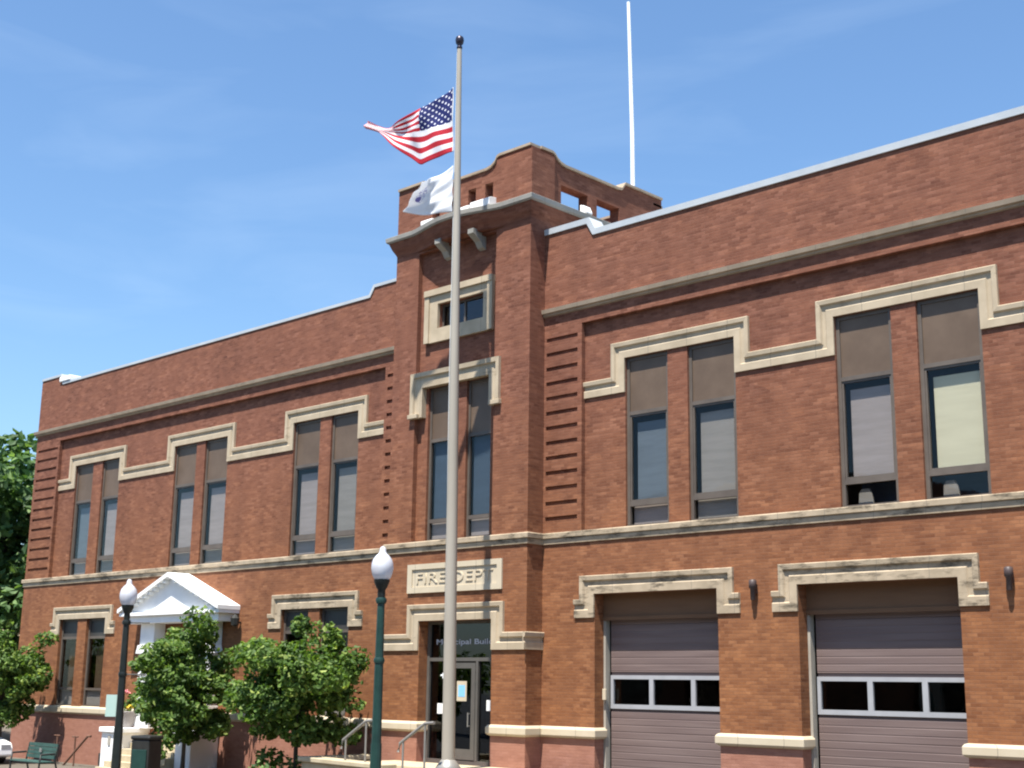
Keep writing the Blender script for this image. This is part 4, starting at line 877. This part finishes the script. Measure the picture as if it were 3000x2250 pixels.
# litter bin
o = empty('litter_bin', (-33.6, -4.3, GZ), 'tall black litter bin in front of the portico steps', 'litter bin')
b = MB()
def rot_box(b, cx, cy, ax, w, d, z0, z1):
    ca, sa = math.cos(ax), math.sin(ax)
    pts = [(-w, -d), (w, -d), (w, d), (-w, d)]
    b.prism(pts, lambda p: (cx + p[0] * ca - p[1] * sa, cy + p[0] * sa + p[1] * ca, z0), lambda p: (cx + p[0] * ca - p[1] * sa, cy + p[0] * sa + p[1] * ca, z1))
rot_box(b, -33.6, -4.3, 0.35, 0.30, 0.28, GZ, 0.70); b.build('body', M_black, o, 0.03)
b = MB(); rot_box(b, -33.6, -4.3, 0.35, 0.33, 0.31, 0.702, 0.82); b.build('lid', M_black, o, 0.05)
b = MB(); rot_box(b, -33.6 + 0.1, -4.3 - 0.27, 0.35, 0.24, 0.02, GZ + 0.1, 0.45); b.build('door', M_lampgreen, o, 0.01)
# flower pot on the stair cheek
o = empty('flower_pot', (-40.95, -0.55, 0.76), 'grey pot with pink and yellow flowers standing on the white stair cheek', 'flower pot')
b = MB(); b.lathe(-40.95, -0.55, [(0.18, 0.76), (0.26, 0.95), (0.31, 1.22), (0.33, 1.24), (0.33, 1.28), (0.28, 1.28)], 18); b.build('pot', noisy('grey_ceramic', (0.24, 0.21, 0.19), (0.30, 0.27, 0.25), 3, 0.6), o)
rnd = random.Random(5)
leafy('leaves', [(-40.95, -0.55, 1.42, 0.28, 0.25), (-40.85, -0.5, 1.65, 0.18, 0.2)], 70, 0.11, M_leaf, o, rnd)
leafy('yellow_flowers', [(-40.78, -0.62, 1.42, 0.13, 0.09)], 50, 0.07, mat('yellow_petals', (0.75, 0.55, 0.04), 0.6)[0], o, rnd)
leafy('pink_flowers', [(-40.98, -0.62, 1.90, 0.09, 0.08)], 22, 0.07, mat('pink_petals', (0.75, 0.22, 0.25), 0.6)[0], o, rnd)
# white car, only its front end in the frame
def car(x_front, yc, z0, label):
    o = empty('parked_car', (x_front - 2.2, yc, z0), label, 'car')
    mw = noisy('white_car_paint', (0.78, 0.79, 0.80), (0.82, 0.83, 0.84), 1, 0.2, spec=0.6)
    prof = [(0.02, 0.28), (0.0, 0.55), (-0.12, 0.72), (-0.95, 0.88), (-1.15, 0.92), (-3.95, 0.98), (-4.4, 0.9), (-4.48, 0.5), (-4.4, 0.25), (-3.9, 0.22), (-0.5, 0.2)]
    cab = [(-1.0, 0.90), (-1.75, 1.38), (-2.1, 1.44), (-3.1, 1.43), (-3.4, 1.36), (-4.1, 0.95)]
    b = MB(); b.prism(prof, lambda p: (x_front + p[0], yc - 0.87, z0 + p[1]), lambda p: (x_front + p[0], yc + 0.87, z0 + p[1])); b.build('body', mw, o, 0.06)
    b = MB(); b.prism(cab, lambda p: (x_front + p[0], yc - 0.72, z0 + p[1]), lambda p: (x_front + p[0], yc + 0.72, z0 + p[1])); b.build('roof', mw, o, 0.05)
    cg = [(-1.2, 0.96), (-1.8, 1.33), (-3.1, 1.36), (-3.85, 0.99)]
    b = MB(); b.prism(cg, lambda p: (x_front + p[0], yc - 0.735, z0 + p[1]), lambda p: (x_front + p[0], yc + 0.735, z0 + p[1])); b.build('side_window', M_darkspan, o)
    b = MB(); b.add([(x_front - 0.98, yc - 0.66, z0 + 0.93), (x_front - 0.98, yc + 0.66, z0 + 0.93), (x_front - 1.73, yc + 0.62, z0 + 1.39), (x_front - 1.73, yc - 0.62, z0 + 1.39)], [(0, 1, 2, 3)]); b.build('windscreen', M_darkspan, o)
    for dx in (-0.85, -3.55):
        for s in (-1, 1):
            y0, y1 = (yc - 0.92, yc - 0.72) if s < 0 else (yc + 0.72, yc + 0.92)
            b = MB(); b.tube([(x_front + dx, y0, z0 + 0.32), (x_front + dx, y1, z0 + 0.32)], 0.32, 20); wv = b.build('wheel', M_black, o)
            b = MB(); yy = y0 - 0.005 if s < 0 else y1 + 0.005; b.tube([(x_front + dx, yy, z0 + 0.32), (x_front + dx, yy + 0.01 * s * -1, z0 + 0.32)], 0.19, 14); b.build('rim', M_silver, wv)
    for s in (-1, 1):
        b = MB(); b.box(x_front - 0.12, x_front + 0.012, yc + s * 0.6 - 0.17, yc + s * 0.6 + 0.17, z0 + 0.52, z0 + 0.66); b.build('headlight', M_silver, o)
car(-45.75, -2.9, GZ, 'white parked car, only its front end inside the left edge of the picture')
# tan building beyond the corner
o = empty('tan_building', (-80, 22, GZ), 'low tan brick building glimpsed behind the trees at far left', 'building')
b = MB(); b.wall(-92, -62, GZ, 9.5, 16.0, [(x, x + 1.6, z, z + 2.0, 0.2, True) for x in (-90, -86, -82, -78, -74, -70, -66) for z in (1.2, 5.6)], 0)
b.add([(-62, 16, GZ), (-62, 30, GZ), (-62, 30, 9.5), (-62, 16, 9.5)], [(0, 1, 2, 3)]); b.add([(-92, 16, 9.5), (-62, 16, 9.5), (-62, 30, 9.5), (-92, 30, 9.5)], [(0, 1, 2, 3)]); b.build('wall', M_tan, o)
for x in (-90, -86, -82, -78, -74, -70, -66):
    for z in (1.2, 5.6):
        b = MB(); bars(b, x, x + 1.6, z, z + 2.0, 16.08, 0.08, 0.06, ((z + 1.0, 0.06),)); wv = b.build('window', M_white, o); b = MB(); b.box(x + .05, x + 1.55, 16.11, 16.12, z + .05, z + 1.95); b.build('pane', M_glassdark, wv)
b = MB(); b.box(-92.2, -61.8, 15.85, 16.3, 9.5, 9.8); b.build('coping', M_ledge, o)

# added unseen buildings behind the camera, blocking low sky light from the facade
def blocker_building(x0, x1, y, h, label, m_):
    o = empty('sky_blocker_building', ((x0 + x1) / 2, y - 6, GZ), label, 'building', 'added sky-blocking buildings behind the camera')
    W = [(x, x + 1.3, z, z + 2.2, 0.2, True) for x in [x0 + 1.6 + 2.9 * i for i in range(int((x1 - x0 - 3) / 2.9))] for z in ([5.2, 9.0] if h > 11.5 else [5.2])]
    W += [(x, x + 4.4, 0.4, 3.3, 0.3, True) for x in [x0 + 1.2 + 6.2 * i for i in range(int((x1 - x0 - 5) / 6.2))]]
    b = MB(); b.wall(x0, x1, GZ - 0.2, h, 0, W, 0, lambda a, d, z: (a, y - d, z))
    for x in (x0, x1): b.add([(x, y, GZ - 0.2), (x, y - 14, GZ - 0.2), (x, y - 14, h), (x, y, h)], [(0, 1, 2, 3)])
    b.add([(x0, y - 14, GZ - 0.2), (x1, y - 14, GZ - 0.2), (x1, y - 14, h), (x0, y - 14, h)], [(0, 1, 2, 3)])
    b.build('wall', m_, o)
    b = MB(); b.add([(x0, y - 0.2, h - 0.4), (x1, y - 0.2, h - 0.4), (x1, y - 14, h - 0.4), (x0, y - 14, h - 0.4)], [(0, 1, 2, 3)]); b.build('roof', M_roof, o)
    b = MB(); b.box(x0 - 0.1, x1 + 0.1, y - 0.25, y + 0.25, h - 0.3, h + 0.1); b.build('cornice', M_ledge, o)
    for q in W:
        b = MB(); b.box(q[0] + 0.05, q[1] - 0.05, y - q[4] + 0.02, y - q[4] + 0.03, q[2] + 0.05, q[3] - 0.05); b.build('window_pane', M_glassdark, o)
blocker_building(-62, -34, -39, 13.5, 'tall brick building added unseen behind the camera to the left, blocking low sky light', M_brick)
blocker_building(-33.6, -8, -39, 11.0, 'tan brick building added unseen directly behind the camera, blocking low sky light', M_tan)
blocker_building(-7.6, 22, -39, 14.0, 'brick building added unseen behind the camera to the right, blocking low sky light', M_brick)
